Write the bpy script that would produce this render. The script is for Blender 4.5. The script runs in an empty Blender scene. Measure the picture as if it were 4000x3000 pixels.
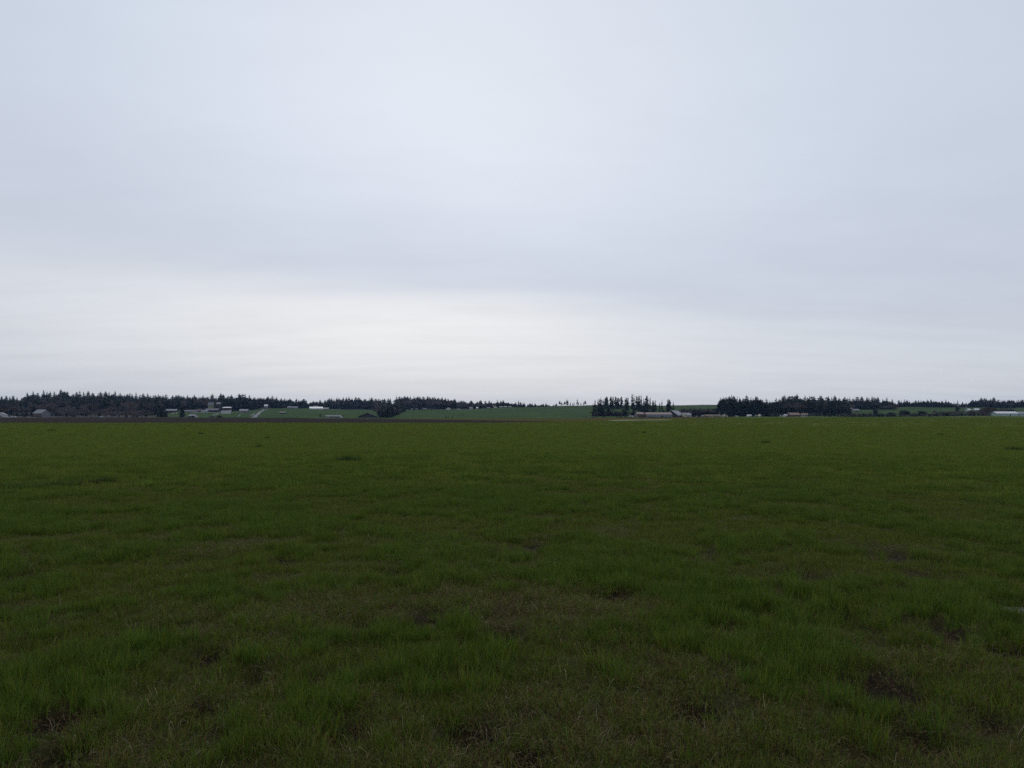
import bpy, bmesh, math, random
import numpy as np
from mathutils import Vector, Matrix

random.seed(7)
RNG = np.random.default_rng(11)
SC = bpy.context.scene
COL = SC.collection
F, YH, EYE = 2778.0, 1628.0, 1.6           # focal length and horizon row in source pixels, eye height in metres
R = math.radians

# ------------------------------------------------------------------ camera
cd = bpy.data.cameras.new('camera')
cam = bpy.data.objects.new('camera', cd)
COL.objects.link(cam)
cam.location = (0, 0, EYE)
cam.rotation_euler = (R(90), 0, 0)
cd.sensor_fit = 'HORIZONTAL'
cd.sensor_width = 36.0
cd.lens = 36.0 * F / 4000.0
cd.shift_y = (YH - 1500.0) / 4000.0
cd.clip_start = 0.1
cd.clip_end = 20000
SC.camera = cam

# ------------------------------------------------------------------ noise
def vnoise(x, y, seed=0):
    x = np.asarray(x, float); y = np.asarray(y, float)
    xi = np.floor(x).astype(np.int64); yi = np.floor(y).astype(np.int64)
    fx = x - xi; fy = y - yi
    fx = fx * fx * (3 - 2 * fx); fy = fy * fy * (3 - 2 * fy)
    def h(a, b):
        n = (a * 374761393 + b * 668265263 + seed * 974711) & 0x7fffffff
        n = ((n ^ (n >> 13)) * 1274126177) & 0x7fffffff
        n = n ^ (n >> 16)
        return (n & 0xffff) / 65535.0
    return (h(xi, yi) * (1 - fx) + h(xi + 1, yi) * fx) * (1 - fy) + (h(xi, yi + 1) * (1 - fx) + h(xi + 1, yi + 1) * fx) * fy

def fbm(x, y, seed=0, octs=4):
    s = 0; a = 0.5; t = 0
    for o in range(octs):
        s = s + a * vnoise(x * 2 ** o + 17.3 * o, y * 2 ** o - 9.1 * o, seed + o); t += a; a *= 0.5
    return s / t

# ------------------------------------------------------------------ terrain
DEP = [300, 600, 850, 1000, 1250, 1500, 1800]
PROF = {
 -900: (1653,1638,1632,1626,1606,1580,1572), 0: (1653,1638,1632,1626,1606,1580,1572),
 250: (1653,1638,1632,1625,1600,1570,1562), 500: (1653,1638,1632,1624,1602,1576,1568),
 650: (1653,1638,1632,1623,1604,1584,1576), 800: (1653,1638,1631,1620,1606,1588,1576),
 950: (1653,1638,1632,1622,1605,1590,1578), 1050: (1653,1639,1633,1621,1602,1592,1582),
 1200: (1653,1640,1634,1624,1606,1598,1590), 1400: (1653,1640,1635,1625,1610,1602,1590),
 1500: (1653,1640,1635,1626,1612,1603,1586), 1600: (1653,1640,1635,1626,1612,1602,1582),
 1750: (1653,1640,1635,1625,1610,1600,1590), 2000: (1652,1640,1635,1624,1606,1592,1588),
 2200: (1648,1640,1634,1622,1602,1587,1586), 2350: (1645,1639,1632,1624,1604,1586,1584),
 2600: (1642,1636,1631,1626,1606,1586,1584), 2750: (1640,1635,1630,1624,1604,1590,1582),
 2900: (1640,1634,1629,1622,1602,1588,1582), 3100: (1639,1633,1628,1620,1600,1588,1582),
 3300: (1638,1632,1628,1620,1602,1592,1582), 3500: (1638,1632,1627,1616,1600,1588,1582),
 3750: (1638,1632,1627,1616,1598,1588,1586), 4000: (1638,1632,1626,1618,1600,1589,1586),
 4900: (1638,1632,1626,1618,1600,1589,1586)}
GD = np.arange(0, 2401, 10.0)
GP = np.arange(-900, 4901, 25.0)
_cols = sorted(PROF)
_zc = []
for c in _cols:
    d = [0, 60, 120] + DEP + [2400]
    z = [0, 0, -0.02] + [EYE + (YH - y) / F * dd for y, dd in zip(PROF[c], DEP)]
    z.append(z[-1])
    _zc.append(np.interp(GD, d, z))
_zc = np.array(_zc)
ZT = np.array([np.interp(GP, _cols, _zc[:, j]) for j in range(len(GD))]).T     # [px, depth]
k = np.hanning(9); k /= k.sum()
ZT = np.apply_along_axis(lambda v: np.convolve(np.pad(v, 4, mode='edge'), k, 'valid'), 1, ZT)
k2 = np.hanning(7); k2 /= k2.sum()
ZT = np.apply_along_axis(lambda v: np.convolve(np.pad(v, 3, mode='edge'), k2, 'valid'), 0, ZT)
AZC = R(46)

def gz(x, y, fine=True):
    x = np.asarray(x, float); y = np.asarray(y, float)
    r = np.hypot(x, y)
    az = np.clip(np.arctan2(x, y), -AZC, AZC)
    dep = np.clip(r * np.cos(az), 0, 2399)
    px = np.clip(2000 + F * np.tan(az), -899, 4899)
    a = (px + 900) / 25.0; b = dep / 10.0
    ai = np.floor(a).astype(int); bi = np.floor(b).astype(int)
    fa = a - ai; fb = b - bi
    z = (ZT[ai, bi] * (1 - fa) + ZT[ai + 1, bi] * fa) * (1 - fb) + (ZT[ai, bi + 1] * (1 - fa) + ZT[ai + 1, bi + 1] * fa) * fb
    if fine:
        w = np.clip(1 - (r - 7) / 20, 0, 1)
        z = z + w * ((fbm(x * 0.9, y * 0.9, 3, 4) - 0.5) * 0.06 + (fbm(x * 4.3, y * 4.3, 9, 2) - 0.5) * 0.05 - holes(x, y) * 0.05)
        w2 = np.clip((r - 700) / 400, 0, 1)
        z = z + w2 * (fbm(x / 70, y / 70, 31, 3) - 0.5) * 5.0
    return z

HOLES = []
for fx, fy, rr in ((1730,1300,.20),(1820,1345,.24),(1730,1245,.34),(1555,1195,.40),(1545,1355,.2),(1640,1330,.2),(1900,1490,.30),(2040,1362,.26),
                   (2180,1410,.2),(620,1215,.26),(1170,1180,.4),(555,1465,.16),(715,1480,.17),(450,1420,.18),(770,1360,.22),(1085,1385,.18),(915,1350,.24),
                   (1930,1200,.5),(2000,1245,.35),(750,1590,.12),(1130,1640,.12),(1830,1330,.2),(330,1370,.2),(120,1560,.16),(2195,1313,.36),(40,1250,.3),(430,1540,.14),(2046,1368,.12),
                   (150,1640,.15),(1010,1590,.12),(1500,1545,.16),(1990,1600,.14),(2130,1560,.14),(860,1240,.3),(1320,1290,.22)):
    d = EYE * F / (fy * 1.8083 - YH)
    HOLES.append(((fx * 1.8083 - 2000) / F * d, d, rr))

def holes(x, y):
    s = np.zeros(np.shape(x))
    for hx, hy, hr in HOLES:
        s = np.maximum(s, np.clip(1.3 - np.hypot((x - hx), (y - hy) * 0.8) / hr, 0, 1))
    return s

def P(px, dep):                       # a point of the ground
    x = (px - 2000) / F * dep
    return x, dep, float(gz(x, dep))

def ysrc(x, y, z): return YH - (z - EYE) / y * F

def dep_at(px, yb, d0=840, d1=1800):  # first distance at which the ground reaches the row yb
    ds = np.arange(d0, d1, 4.0)
    xs = (px - 2000) / F * ds
    ys = YH - (gz(xs, ds) - EYE) / ds * F
    i = np.where(ys <= yb)[0]
    return float(ds[i[0]]) if len(i) else float(d1)

# ------------------------------------------------------------------ materials
def new_mat(name):
    m = bpy.data.materials.new(name); m.use_nodes = True
    nt = m.node_tree; b = nt.nodes['Principled BSDF']
    return m, nt, b

def mat(name, c, rough=0.8, var=0.25, scale=1.0, c2=None, bump=0.0, metallic=0.0, stretch=None, spec=0.4, detail=6):
    m, nt, b = new_mat(name)
    tc = nt.nodes.new('ShaderNodeTexCoord')
    mp = nt.nodes.new('ShaderNodeMapping')
    nt.links.new(tc.outputs['Object'], mp.inputs['Vector'])
    if stretch: mp.inputs['Scale'].default_value = stretch
    nz = nt.nodes.new('ShaderNodeTexNoise'); nz.inputs['Scale'].default_value = scale; nz.inputs['Detail'].default_value = detail
    nz.inputs['Roughness'].default_value = 0.65
    nt.links.new(mp.outputs['Vector'], nz.inputs['Vector'])
    rp = nt.nodes.new('ShaderNodeValToRGB')
    a = c2 if c2 else tuple(v * (1 - var) for v in c)
    e = c if c2 else tuple(min(1, v * (1 + var)) for v in c)
    rp.color_ramp.elements[0].position = 0.32; rp.color_ramp.elements[0].color = (*a, 1)
    rp.color_ramp.elements[1].position = 0.68; rp.color_ramp.elements[1].color = (*e, 1)
    nt.links.new(nz.outputs['Fac'], rp.inputs['Fac'])
    nt.links.new(rp.outputs['Color'], b.inputs['Base Color'])
    b.inputs['Roughness'].default_value = rough; b.inputs['Metallic'].default_value = metallic
    b.inputs['Specular IOR Level'].default_value = spec
    if bump:
        bp = nt.nodes.new('ShaderNodeBump'); bp.inputs['Strength'].default_value = bump
        nt.links.new(nz.outputs['Fac'], bp.inputs['Height']); nt.links.new(bp.outputs['Normal'], b.inputs['Normal'])
    return m

def leaf_mat(name, attr=True, base=(.05, .08, .03), hv=0.25, trans=0.3, rough=0.55, spec=0.3):
    """blade / leaf: colour per blade from the mesh, varied per instance"""
    m, nt, b = new_mat(name)
    oi = nt.nodes.new('ShaderNodeObjectInfo')
    if attr:
        at = nt.nodes.new('ShaderNodeAttribute'); at.attribute_name = 'col'; src = at.outputs['Color']
    else:
        rgb = nt.nodes.new('ShaderNodeRGB'); rgb.outputs[0].default_value = (*base, 1); src = rgb.outputs[0]
    hs = nt.nodes.new('ShaderNodeHueSaturation')
    mr = nt.nodes.new('ShaderNodeMapRange'); mr.inputs['To Min'].default_value = 1 - hv; mr.inputs['To Max'].default_value = 1 + hv
    nt.links.new(oi.outputs['Random'], mr.inputs['Value']); nt.links.new(mr.outputs['Result'], hs.inputs['Value'])
    ml = nt.nodes.new('ShaderNodeMath'); ml.operation = 'MULTIPLY_ADD'
    fr = nt.nodes.new('ShaderNodeMath'); fr.operation = 'FRACT'
    m7 = nt.nodes.new('ShaderNodeMath'); m7.operation = 'MULTIPLY'; m7.inputs[1].default_value = 17.31
    nt.links.new(oi.outputs['Random'], m7.inputs[0]); nt.links.new(m7.outputs[0], fr.inputs[0])
    nt.links.new(fr.outputs[0], ml.inputs[0]); ml.inputs[1].default_value = 0.03; ml.inputs[2].default_value = 0.485
    nt.links.new(ml.outputs[0], hs.inputs['Hue'])
    nt.links.new(src, hs.inputs['Color'])
    nt.links.new(hs.outputs['Color'], b.inputs['Base Color'])
    b.inputs['Roughness'].default_value = rough; b.inputs['Specular IOR Level'].default_value = spec
    if trans:
        tr = nt.nodes.new('ShaderNodeBsdfTranslucent'); mx = nt.nodes.new('ShaderNodeMixShader'); mx.inputs[0].default_value = trans
        nt.links.new(hs.outputs['Color'], tr.inputs['Color'])
        nt.links.new(b.outputs[0], mx.inputs[1]); nt.links.new(tr.outputs[0], mx.inputs[2])
        nt.links.new(mx.outputs[0], nt.nodes['Material Output'].inputs['Surface'])
    return m

M = {}
M['needles'] = leaf_mat('fir needles', False, (.028, .040, .026), .35, .1, .7, .2)
M['needles_far'] = leaf_mat('distant fir needles', False, (.030, .042, .028), .35, .1, .7, .2)
M['bark'] = mat('bark', (.06, .045, .038), .9, .3, 2.0)
M['twig'] = leaf_mat('bare twigs', False, (.105, .082, .072), .3, 0.0, .8, .2)
M['twig_warm'] = leaf_mat('brown bare twigs', False, (.10, .066, .042), .25, 0.0, .8, .2)
M['shrub'] = leaf_mat('shrub leaves', False, (.020, .028, .018), .3, .1, .7, .2)
M['olive'] = leaf_mat('olive shrub leaves', False, (.06, .06, .028), .3, .1, .7, .2)
M['blade'] = leaf_mat('grass blades', True, hv=.22, trans=.30, rough=.5, spec=.10)
M['white'] = mat('white paint', (.44, .44, .44), .6, .08, 1.5)
M['white_roof'] = mat('white metal roof', (.54, .54, .55), .45, .06, .5)
M['dim_cream'] = mat('dull yellow siding', (.20, .19, .11), .8, .15, .8)
M['dim_roof'] = mat('dark grey shingles', (.13, .13, .15), .8, .2, .6)
M['cream'] = mat('cream siding', (.50, .45, .30), .7, .12, .8)
M['grey_roof'] = mat('grey shingles', (.19, .19, .21), .8, .2, .6)
M['pale_roof'] = mat('pale weathered metal', (.175, .175, .185), .5, .15, .4)
M['rust_roof'] = mat('rusting metal', (.19, .11, .085), .7, .3, .5, c2=(.20, .17, .16))
M['rust_roof2'] = mat('brown rust shingles', (.17, .11, .088), .8, .25, .5)
M['blue_wall'] = mat('blue grey metal siding', (.165, .19, .235), .6, .15, .35, stretch=(3, 3, .4))
M['dark_wood'] = mat('dark weathered boards', (.035, .031, .033), .85, .3, .8, stretch=(4, 4, .5))
M['brown_wood'] = mat('brown boards', (.10, .065, .055), .85, .3, .8, stretch=(4, 4, .5))
M['tan_wood'] = mat('tan boards', (.20, .16, .13), .85, .25, .8, stretch=(4, 4, .5))
M['grey_wall'] = mat('grey siding', (.14, .14, .155), .8, .2, .8)
M['mauve_wall'] = mat('dull mauve siding', (.17, .14, .16), .8, .2, .8)
M['teal'] = mat('pale teal panels', (.26, .36, .34), .5, .12, .4)
M['red_wall'] = mat('red barn boards', (.26, .06, .07), .8, .2, .8)
M['glass'] = mat('dark glass', (.03, .035, .045), .15, .1, 1.0, spec=.6)
M['pale_pane'] = mat('curtained glass', (.42, .40, .33), .3, .1, 1.0)
M['tyre'] = mat('rubber', (.02, .02, .02), .8, .1, 5)
M['blue_paint'] = mat('pale blue car paint', (.36, .42, .52), .3, .05, 2)
M['dark_paint'] = mat('dark car paint', (.03, .035, .05), .35, .05, 2)
M['pole'] = mat('weathered pole', (.11, .095, .085), .9, .2, 3)
M['hide'] = mat('black cattle hide', (.012, .011, .011), .7, .3, 4)
M['road'] = mat('worn asphalt', (.11, .11, .125), .9, .12, .2)

def ground_mat():
    m, nt, b = new_mat('field turf and soil')
    tc = nt.nodes.new('ShaderNodeTexCoord')
    def noise(s, d=6, r=.6, vec=None):
        n = nt.nodes.new('ShaderNodeTexNoise'); n.inputs['Scale'].default_value = s; n.inputs['Detail'].default_value = d; n.inputs['Roughness'].default_value = r
        nt.links.new(vec if vec else tc.outputs['Object'], n.inputs['Vector']); return n
    def ramp(src, stops):
        rp = nt.nodes.new('ShaderNodeValToRGB'); e = rp.color_ramp.elements
        e[0].position, e[0].color = stops[0][0], (*stops[0][1], 1); e[1].position, e[1].color = stops[1][0], (*stops[1][1], 1)
        nt.links.new(src, rp.inputs['Fac']); return rp
    soil = ramp(noise(9, 8, .7).outputs['Fac'], ((.3, (.008, .006, .003)), (.7, (.028, .019, .010))))
    moss = ramp(noise(14, 8, .7).outputs['Fac'], ((.3, (.026, .034, .007)), (.7, (.075, .082, .018))))
    at = nt.nodes.new('ShaderNodeAttribute'); at.attribute_name = 'cover'
    mx = nt.nodes.new('ShaderNodeMix'); mx.data_type = 'RGBA'
    nt.links.new(at.outputs['Fac'], mx.inputs['Factor']); nt.links.new(soil.outputs['Color'], mx.inputs['A']); nt.links.new(moss.outputs['Color'], mx.inputs['B'])
    # broad tint over the whole crop
    br = ramp(noise(.018, 5, .6).outputs['Fac'], ((.35, (.066, .098, .014)), (.65, (.100, .115, .020))))
    at2 = nt.nodes.new('ShaderNodeAttribute'); at2.attribute_name = 'crop'
    mx2 = nt.nodes.new('ShaderNodeMix'); mx2.data_type = 'RGBA'
    nt.links.new(at2.outputs['Fac'], mx2.inputs['Factor']); nt.links.new(mx.outputs['Result'], mx2.inputs['A']); nt.links.new(br.outputs['Color'], mx2.inputs['B'])
    nt.links.new(mx2.outputs['Result'], b.inputs['Base Color'])
    b.inputs['Roughness'].default_value = .85; b.inputs['Specular IOR Level'].default_value = .05
    bp = nt.nodes.new('ShaderNodeBump'); bp.inputs['Strength'].default_value = .9; bp.inputs['Distance'].default_value = .05
    nt.links.new(noise(38, 8, .75).outputs['Fac'], bp.inputs['Height']); nt.links.new(bp.outputs['Normal'], b.inputs['Normal'])
    return m
M['field'] = ground_mat()
M['plough'] = mat('ploughed soil', (.042, .035, .029), .95, .3, .05, c2=(.027, .023, .020), bump=.3, stretch=(.35, 3, 1), spec=0.0, detail=10)
M['stubble'] = mat('tan stubble', (.090, .071, .026), .95, .3, .05, c2=(.055, .056, .018), stretch=(.3, 2, 1), spec=0.0, detail=10)
M['pasture'] = mat('hill pasture', (.062, .092, .038), .95, .3, .015, c2=(.042, .068, .028), spec=0.0, detail=10)
M['floor'] = mat('forest floor', (.04, .036, .026), .95, .3, .05, spec=.1)

# ------------------------------------------------------------------ object helpers
def link(o, parent=None):
    COL.objects.link(o)
    if parent: o.parent = parent
    return o

def tag(o, label=None, cat=None, group=None, kind=None):
    if label: o['label'] = label
    if cat: o['category'] = cat
    if group: o['group'] = group
    if kind: o['kind'] = kind
    return o

def empty(name, loc, rz=0.0):
    o = bpy.data.objects.new(name, None); o.empty_display_size = 1
    o.location = loc; o.rotation_euler = (0, 0, rz)
    return link(o)

class MB:
    def __init__(s): s.v = []; s.f = []; s.m = []; s.c = []
    def face(s, pts, mi=0, col=None):
        i = len(s.v); s.v += [tuple(p) for p in pts]; s.f.append(tuple(range(i, i + len(pts)))); s.m.append(mi); s.c += [col or (0, 0, 0)] * len(pts)
    def box(s, x0, x1, y0, y1, z0, z1, mi=0):
        p = [(x0, y0, z0), (x1, y0, z0), (x1, y1, z0), (x0, y1, z0), (x0, y0, z1), (x1, y0, z1), (x1, y1, z1), (x0, y1, z1)]
        for f in ((0, 3, 2, 1), (4, 5, 6, 7), (0, 1, 5, 4), (1, 2, 6, 5), (2, 3, 7, 6), (3, 0, 4, 7)): s.face([p[i] for i in f], mi)
    def hexa(s, p, mi=0):              # eight corners, bottom four then top four
        for f in ((0, 3, 2, 1), (4, 5, 6, 7), (0, 1, 5, 4), (1, 2, 6, 5), (2, 3, 7, 6), (3, 0, 4, 7)): s.face([p[i] for i in f], mi)
    def tube(s, a, b, r0, r1, n=6, mi=0, cap=True):
        a = Vector(a); b = Vector(b); d = (b - a).normalized()
        u = d.orthogonal().normalized(); w = d.cross(u)
        A = [a + (u * math.cos(6.2832 * i / n) + w * math.sin(6.2832 * i / n)) * r0 for i in range(n)]
        B = [b + (u * math.cos(6.2832 * i / n) + w * math.sin(6.2832 * i / n)) * r1 for i in range(n)]
        for i in range(n): s.face([A[i], A[(i + 1) % n], B[(i + 1) % n], B[i]], mi)
        if cap: s.face(list(reversed(A)), mi); s.face(B, mi)
    def mesh(s, name, mats, smooth=False, col=False):
        me = bpy.data.meshes.new(name); me.from_pydata(s.v, [], s.f)
        for m in mats: me.materials.append(m)
        if len(mats) > 1: me.polygons.foreach_set('material_index', s.m)
        if smooth: me.polygons.foreach_set('use_smooth', [True] * len(s.f))
        if col:
            a = me.attributes.new('col', 'FLOAT_COLOR', 'POINT')
            a.data.foreach_set('color', np.c_[np.array(s.c, np.float32), np.ones(len(s.c), np.float32)].ravel())
        me.update()
        return me
    def obj(s, name, m, parent=None, smooth=False):
        o = bpy.data.objects.new(name, s.mesh(name, m if isinstance(m, list) else [m], smooth))
        return link(o, parent)

# ------------------------------------------------------------------ ground sheets
px_axis = lambda az: 2000 + F * math.tan(max(-AZC, min(AZC, az)))
def dG(px): return float(np.interp(px, [2000, 2200, 2400, 2650, 2900], [300, 320, 340, 430, 850])) + (float(np.interp(px, [2100, 2400], [1, 0])) * (float(fbm(px / 38.0, .5, 8, 3)) - .5) * 80)
def dB(px): return max(dG(px), float(np.interp(px, [1400, 1500, 1700, 1900, 2050, 2200, 2260], [850, 780, 650, 520, 420, 335, 300])))
azs = list(np.radians(np.concatenate([np.arange(-180, -50, 4.0), np.arange(-50, 50, 0.25), np.arange(50, 180.1, 4.0)])))
near = [0.25]
while near[-1] < 22: near.append(near[-1] * 1.013)
while near[-1] < 230: near.append(near[-1] * 1.05)
near = np.array(near) / near[-1]

def dryness(x, y):
    """0 lush green .. 1 dry and thin"""
    r = np.hypot(x, y)
    n = fbm(x * 1.15, y * 0.85, 51, 4) * 0.75 + fbm(x * 0.22, y * 0.15, 77, 3) * 0.45 - 0.1
    nearb = np.interp(r, [3, 5, 8, 13, 30], [0.06, 0.01, -0.06, -0.11, -0.14])
    return np.clip((n + nearb - 0.42) * 2.6, 0, 1) * np.interp(r, [7, 16], [1, .55])

def sheet(name, r_of, material, n_r, kind='structure', label=None, attrs=False, skip=0.5):
    """r_of(az, t) -> radius for t in 0..1; one strip per pair of directions"""
    ts = n_r if not isinstance(n_r, int) else np.linspace(0, 1, n_r + 1)
    A = np.array(azs); na, nr = len(A), len(ts)
    lo = np.array([r_of(a, 0) for a in A]); hi = np.array([r_of(a, 1) for a in A])
    rr = lo[:, None] + (hi - lo)[:, None] * np.asarray(ts)[None, :]
    X = np.sin(A)[:, None] * rr; Y = np.cos(A)[:, None] * rr
    Z = gz(X, Y)
    v = np.stack([X, Y, Z], -1).reshape(-1, 3)
    keep = (hi - lo) > skip
    ii, jj = np.meshgrid(np.arange(na - 1), np.arange(nr - 1), indexing='ij')
    okc = (keep[:-1] | keep[1:])[ii.ravel()]
    a = (ii * nr + jj).ravel()[okc]
    q = np.stack([a, a + nr, a + nr + 1, a + 1], -1)[:, ::-1]
    me = bpy.data.meshes.new(name)
    me.from_pydata(v.tolist(), [], q.tolist())
    me.polygons.foreach_set('use_smooth', [True] * len(q))
    me.materials.append(material)
    if attrs:
        at = me.attributes.new('cover', 'FLOAT', 'POINT')
        c = np.clip(0.85 - dryness(v[:, 0], v[:, 1]) * 0.6 - holes(v[:, 0], v[:, 1]) * 0.9, 0, 1)
        at.data.foreach_set('value', c.astype(np.float32))
        at = me.attributes.new('crop', 'FLOAT', 'POINT')
        c = np.clip((np.hypot(v[:, 0], v[:, 1]) - 25) / 90, 0, 1)
        at.data.foreach_set('value', c.astype(np.float32))
    me.update()
    o = link(bpy.data.objects.new(name, me))
    return tag(o, label, None, None, kind)

ca = lambda az: math.cos(max(-AZC, min(AZC, az)))
# the near field: rings dense round the camera; the last rings stretch to the crop's edge
def r_field(az, t): return 0.25 if t == 0 else dG(px_axis(az)) / ca(az)
tsn = list(near * 0.5)
def field_ts():
    rs = [0.0]
    r = 0.25
    out = []
    while r < 22: out.append(r); r *= 1.013
    while r < 300: out.append(r); r *= 1.05
    return np.array(out)
_rs = field_ts()
# absolute radii up to 230 m, then a second sheet part is avoided by interpolating the tail
def sheet_field():
    A = np.array(azs); rows = []
    inner = _rs[_rs < 230]
    for a in A:
        e = dG(px_axis(a)) / ca(a)
        rows.append(np.concatenate([inner, np.linspace(235, e, 16)]))
    rr = np.array(rows); na, nr = rr.shape
    X = np.sin(A)[:, None] * rr; Y = np.cos(A)[:, None] * rr; Z = gz(X, Y)
    v = np.stack([X, Y, Z], -1).reshape(-1, 3)
    ii, jj = np.meshgrid(np.arange(na - 1), np.arange(nr - 1), indexing='ij')
    a = (ii * nr + jj).ravel()
    q = np.stack([a, a + nr, a + nr + 1, a + 1], -1)[:, ::-1]
    me = bpy.data.meshes.new('field'); me.from_pydata(v.tolist(), [], q.tolist())
    me.polygons.foreach_set('use_smooth', [True] * len(q)); me.materials.append(M['field'])
    at = me.attributes.new('cover', 'FLOAT', 'POINT')
    c = np.clip(0.85 - dryness(v[:, 0], v[:, 1]) * 0.6 - holes(v[:, 0], v[:, 1]) * 0.9, 0, 1)
    at.data.foreach_set('value', c.astype(np.float32))
    at = me.attributes.new('crop', 'FLOAT', 'POINT')
    at.data.foreach_set('value', np.clip((np.hypot(v[:, 0], v[:, 1]) - 25) / 90, 0, 1).astype(np.float32))
    me.update()
    return tag(link(bpy.data.objects.new('field', me)), 'flat field of short grass with dark soil showing between tufts', None, None, 'structure')
sheet_field()
sheet('ploughed_field', lambda az, t: (dG(px_axis(az)), dB(px_axis(az)))[t] / ca(az), M['plough'], 24, label='brown ploughed strip beyond the green field')
sheet('stubble_field', lambda az, t: (dB(px_axis(az)), 850)[t] / ca(az), M['stubble'], 24, label='tan stubble strip below the green slope and the cattle')
# hillside: pasture up to the wood's edge, forest floor beyond
def dW(px): return float(np.interp(px, [0, 600, 640, 1000, 1060, 1200, 1400, 1600, 1750, 2000, 2200, 2300, 2650, 2800, 2900, 3250, 3310, 3480, 3520, 4000],
                                       [862, 862, 1240, 1260, 1440, 1500, 1520, 1530, 1520, 1500, 1520, 1540, 1600, 1600, 1010, 1010, 1210, 1230, 1400, 1400]))
sheet('hill_pasture', lambda az, t: (850, dW(px_axis(az)))[t] / ca(az), M['pasture'], 40, label='green pasture slope rising to the woods')
sheet('wooded_hills', lambda az, t: (dW(px_axis(az)) / ca(az), 5500)[t], M['floor'], np.concatenate([np.linspace(0, .22, 40), np.linspace(.24, 1, 12)]), label='low hills covered by dark woods')

# ------------------------------------------------------------------ instancing for stuff
def scatter(name, pts, rots, scls, picks, protos, label, materials=None):
    """ONE object of kind stuff: protos (unlinked objects) set on the points by geometry nodes"""
    c = bpy.data.collections.new(name + ' pieces')
    for p in protos: c.objects.link(p)
    me = bpy.data.meshes.new(name); n = len(pts)
    me.vertices.add(n); me.vertices.foreach_set('co', np.asarray(pts, np.float32).ravel())
    a = me.attributes.new('rot', 'FLOAT_VECTOR', 'POINT'); a.data.foreach_set('vector', np.asarray(rots, np.float32).ravel())
    a = me.attributes.new('scl', 'FLOAT_VECTOR', 'POINT'); a.data.foreach_set('vector', np.asarray(scls, np.float32).ravel())
    a = me.attributes.new('pick', 'INT', 'POINT'); a.data.foreach_set('value', np.asarray(picks, np.int32))
    me.update()
    o = link(bpy.data.objects.new(name, me))
    g = bpy.data.node_groups.new(name + ' scatter', 'GeometryNodeTree')
    g.interface.new_socket('Geometry', in_out='INPUT', socket_type='NodeSocketGeometry')
    g.interface.new_socket('Geometry', in_out='OUTPUT', socket_type='NodeSocketGeometry')
    N = g.nodes.new; L = g.links.new
    gi = N('NodeGroupInput'); go = N('NodeGroupOutput'); ip = N('GeometryNodeInstanceOnPoints'); ci = N('GeometryNodeCollectionInfo')
    ci.inputs['Collection'].default_value = c; ci.inputs['Separate Children'].default_value = True; ci.inputs['Reset Children'].default_value = True
    def na(nm, t):
        x = N('GeometryNodeInputNamedAttribute'); x.data_type = t; x.inputs['Name'].default_value = nm; return x.outputs['Attribute']
    L(gi.outputs[0], ip.inputs['Points']); L(ci.outputs[0], ip.inputs['Instance']); ip.inputs['Pick Instance'].default_value = True
    L(na('pick', 'INT'), ip.inputs['Instance Index'])
    L(na('rot', 'FLOAT_VECTOR'), ip.inputs['Rotation']); L(na('scl', 'FLOAT_VECTOR'), ip.inputs['Scale'])
    L(ip.outputs[0], go.inputs[0])
    md = o.modifiers.new('scatter', 'NODES'); md.node_group = g
    return tag(o, label, None, None, 'stuff')

# ------------------------------------------------------------------ grass
def mixc(a, b, t): return tuple(x * (1 - t) + y * t for x, y in zip(a, b))
GREEN = [(.090, .148, .014), (.110, .172, .018), (.066, .120, .013), (.132, .180, .022), (.080, .142, .030)]
YEL = [(.170, .165, .026), (.140, .160, .024), (.180, .150, .036)]
STRAW = [(.20, .135, .055), (.14, .085, .035), (.27, .20, .10), (.09, .052, .026), (.16, .075, .032), (.34, .28, .17)]

def tuft(name, seed, nb, rad, h0, h1, w0, w1, lean, mix, seg=3, gain=1.0):
    rg = random.Random(seed); mb = MB()
    for _ in range(nb):
        a = rg.random() * 6.2832; rr = rad * math.sqrt(rg.random())
        bx, by = math.cos(a) * rr, math.sin(a) * rr
        u = rg.random()
        if u < mix[0]: c = rg.choice(GREEN); k = 'g'
        elif u < mix[0] + mix[1]: c = rg.choice(YEL); k = 'y'
        else: c = rg.choice(STRAW); k = 's'
        v = rg.uniform(.72, 1.25) * gain; c = tuple(x * v for x in c)
        h = rg.uniform(h0, h1) * (rg.uniform(.7, 1.0) if k != 's' else rg.uniform(.6, 1.25))
        w = rg.uniform(w0, w1) * (1 if k != 's' else .75)
        out = a + rg.uniform(-1.2, 1.2)
        ln = rg.uniform(lean[0], lean[1]) * (1.0 if k != 's' else 1.6)
        facing = rg.random() * 3.1416
        px, py = math.cos(facing) * w / 2, math.sin(facing) * w / 2
        ang = rg.uniform(0, .25) * ln
        x, y, z = bx, by, -0.01
        prev = None
        for s in range(seg + 1):
            t = s / seg
            ww = (1 - t * 0.85) if s < seg else 0.06
            l = (x - px * ww, y - py * ww, z); r_ = (x + px * ww, y + py * ww, z)
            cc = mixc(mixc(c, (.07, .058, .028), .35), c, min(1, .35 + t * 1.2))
            if prev:
                mb.face([prev[0], prev[1], r_, l], 0, cc)
            prev = (l, r_)
            st = h / seg
            x += math.cos(out) * math.sin(ang) * st; y += math.sin(out) * math.sin(ang) * st; z += math.cos(ang) * st
            ang = min(2.2, ang + ln / seg * rg.uniform(.7, 1.3))
    me = mb.mesh(name, [M['blade']], False, True)
    return bpy.data.objects.new(name, me)

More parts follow.
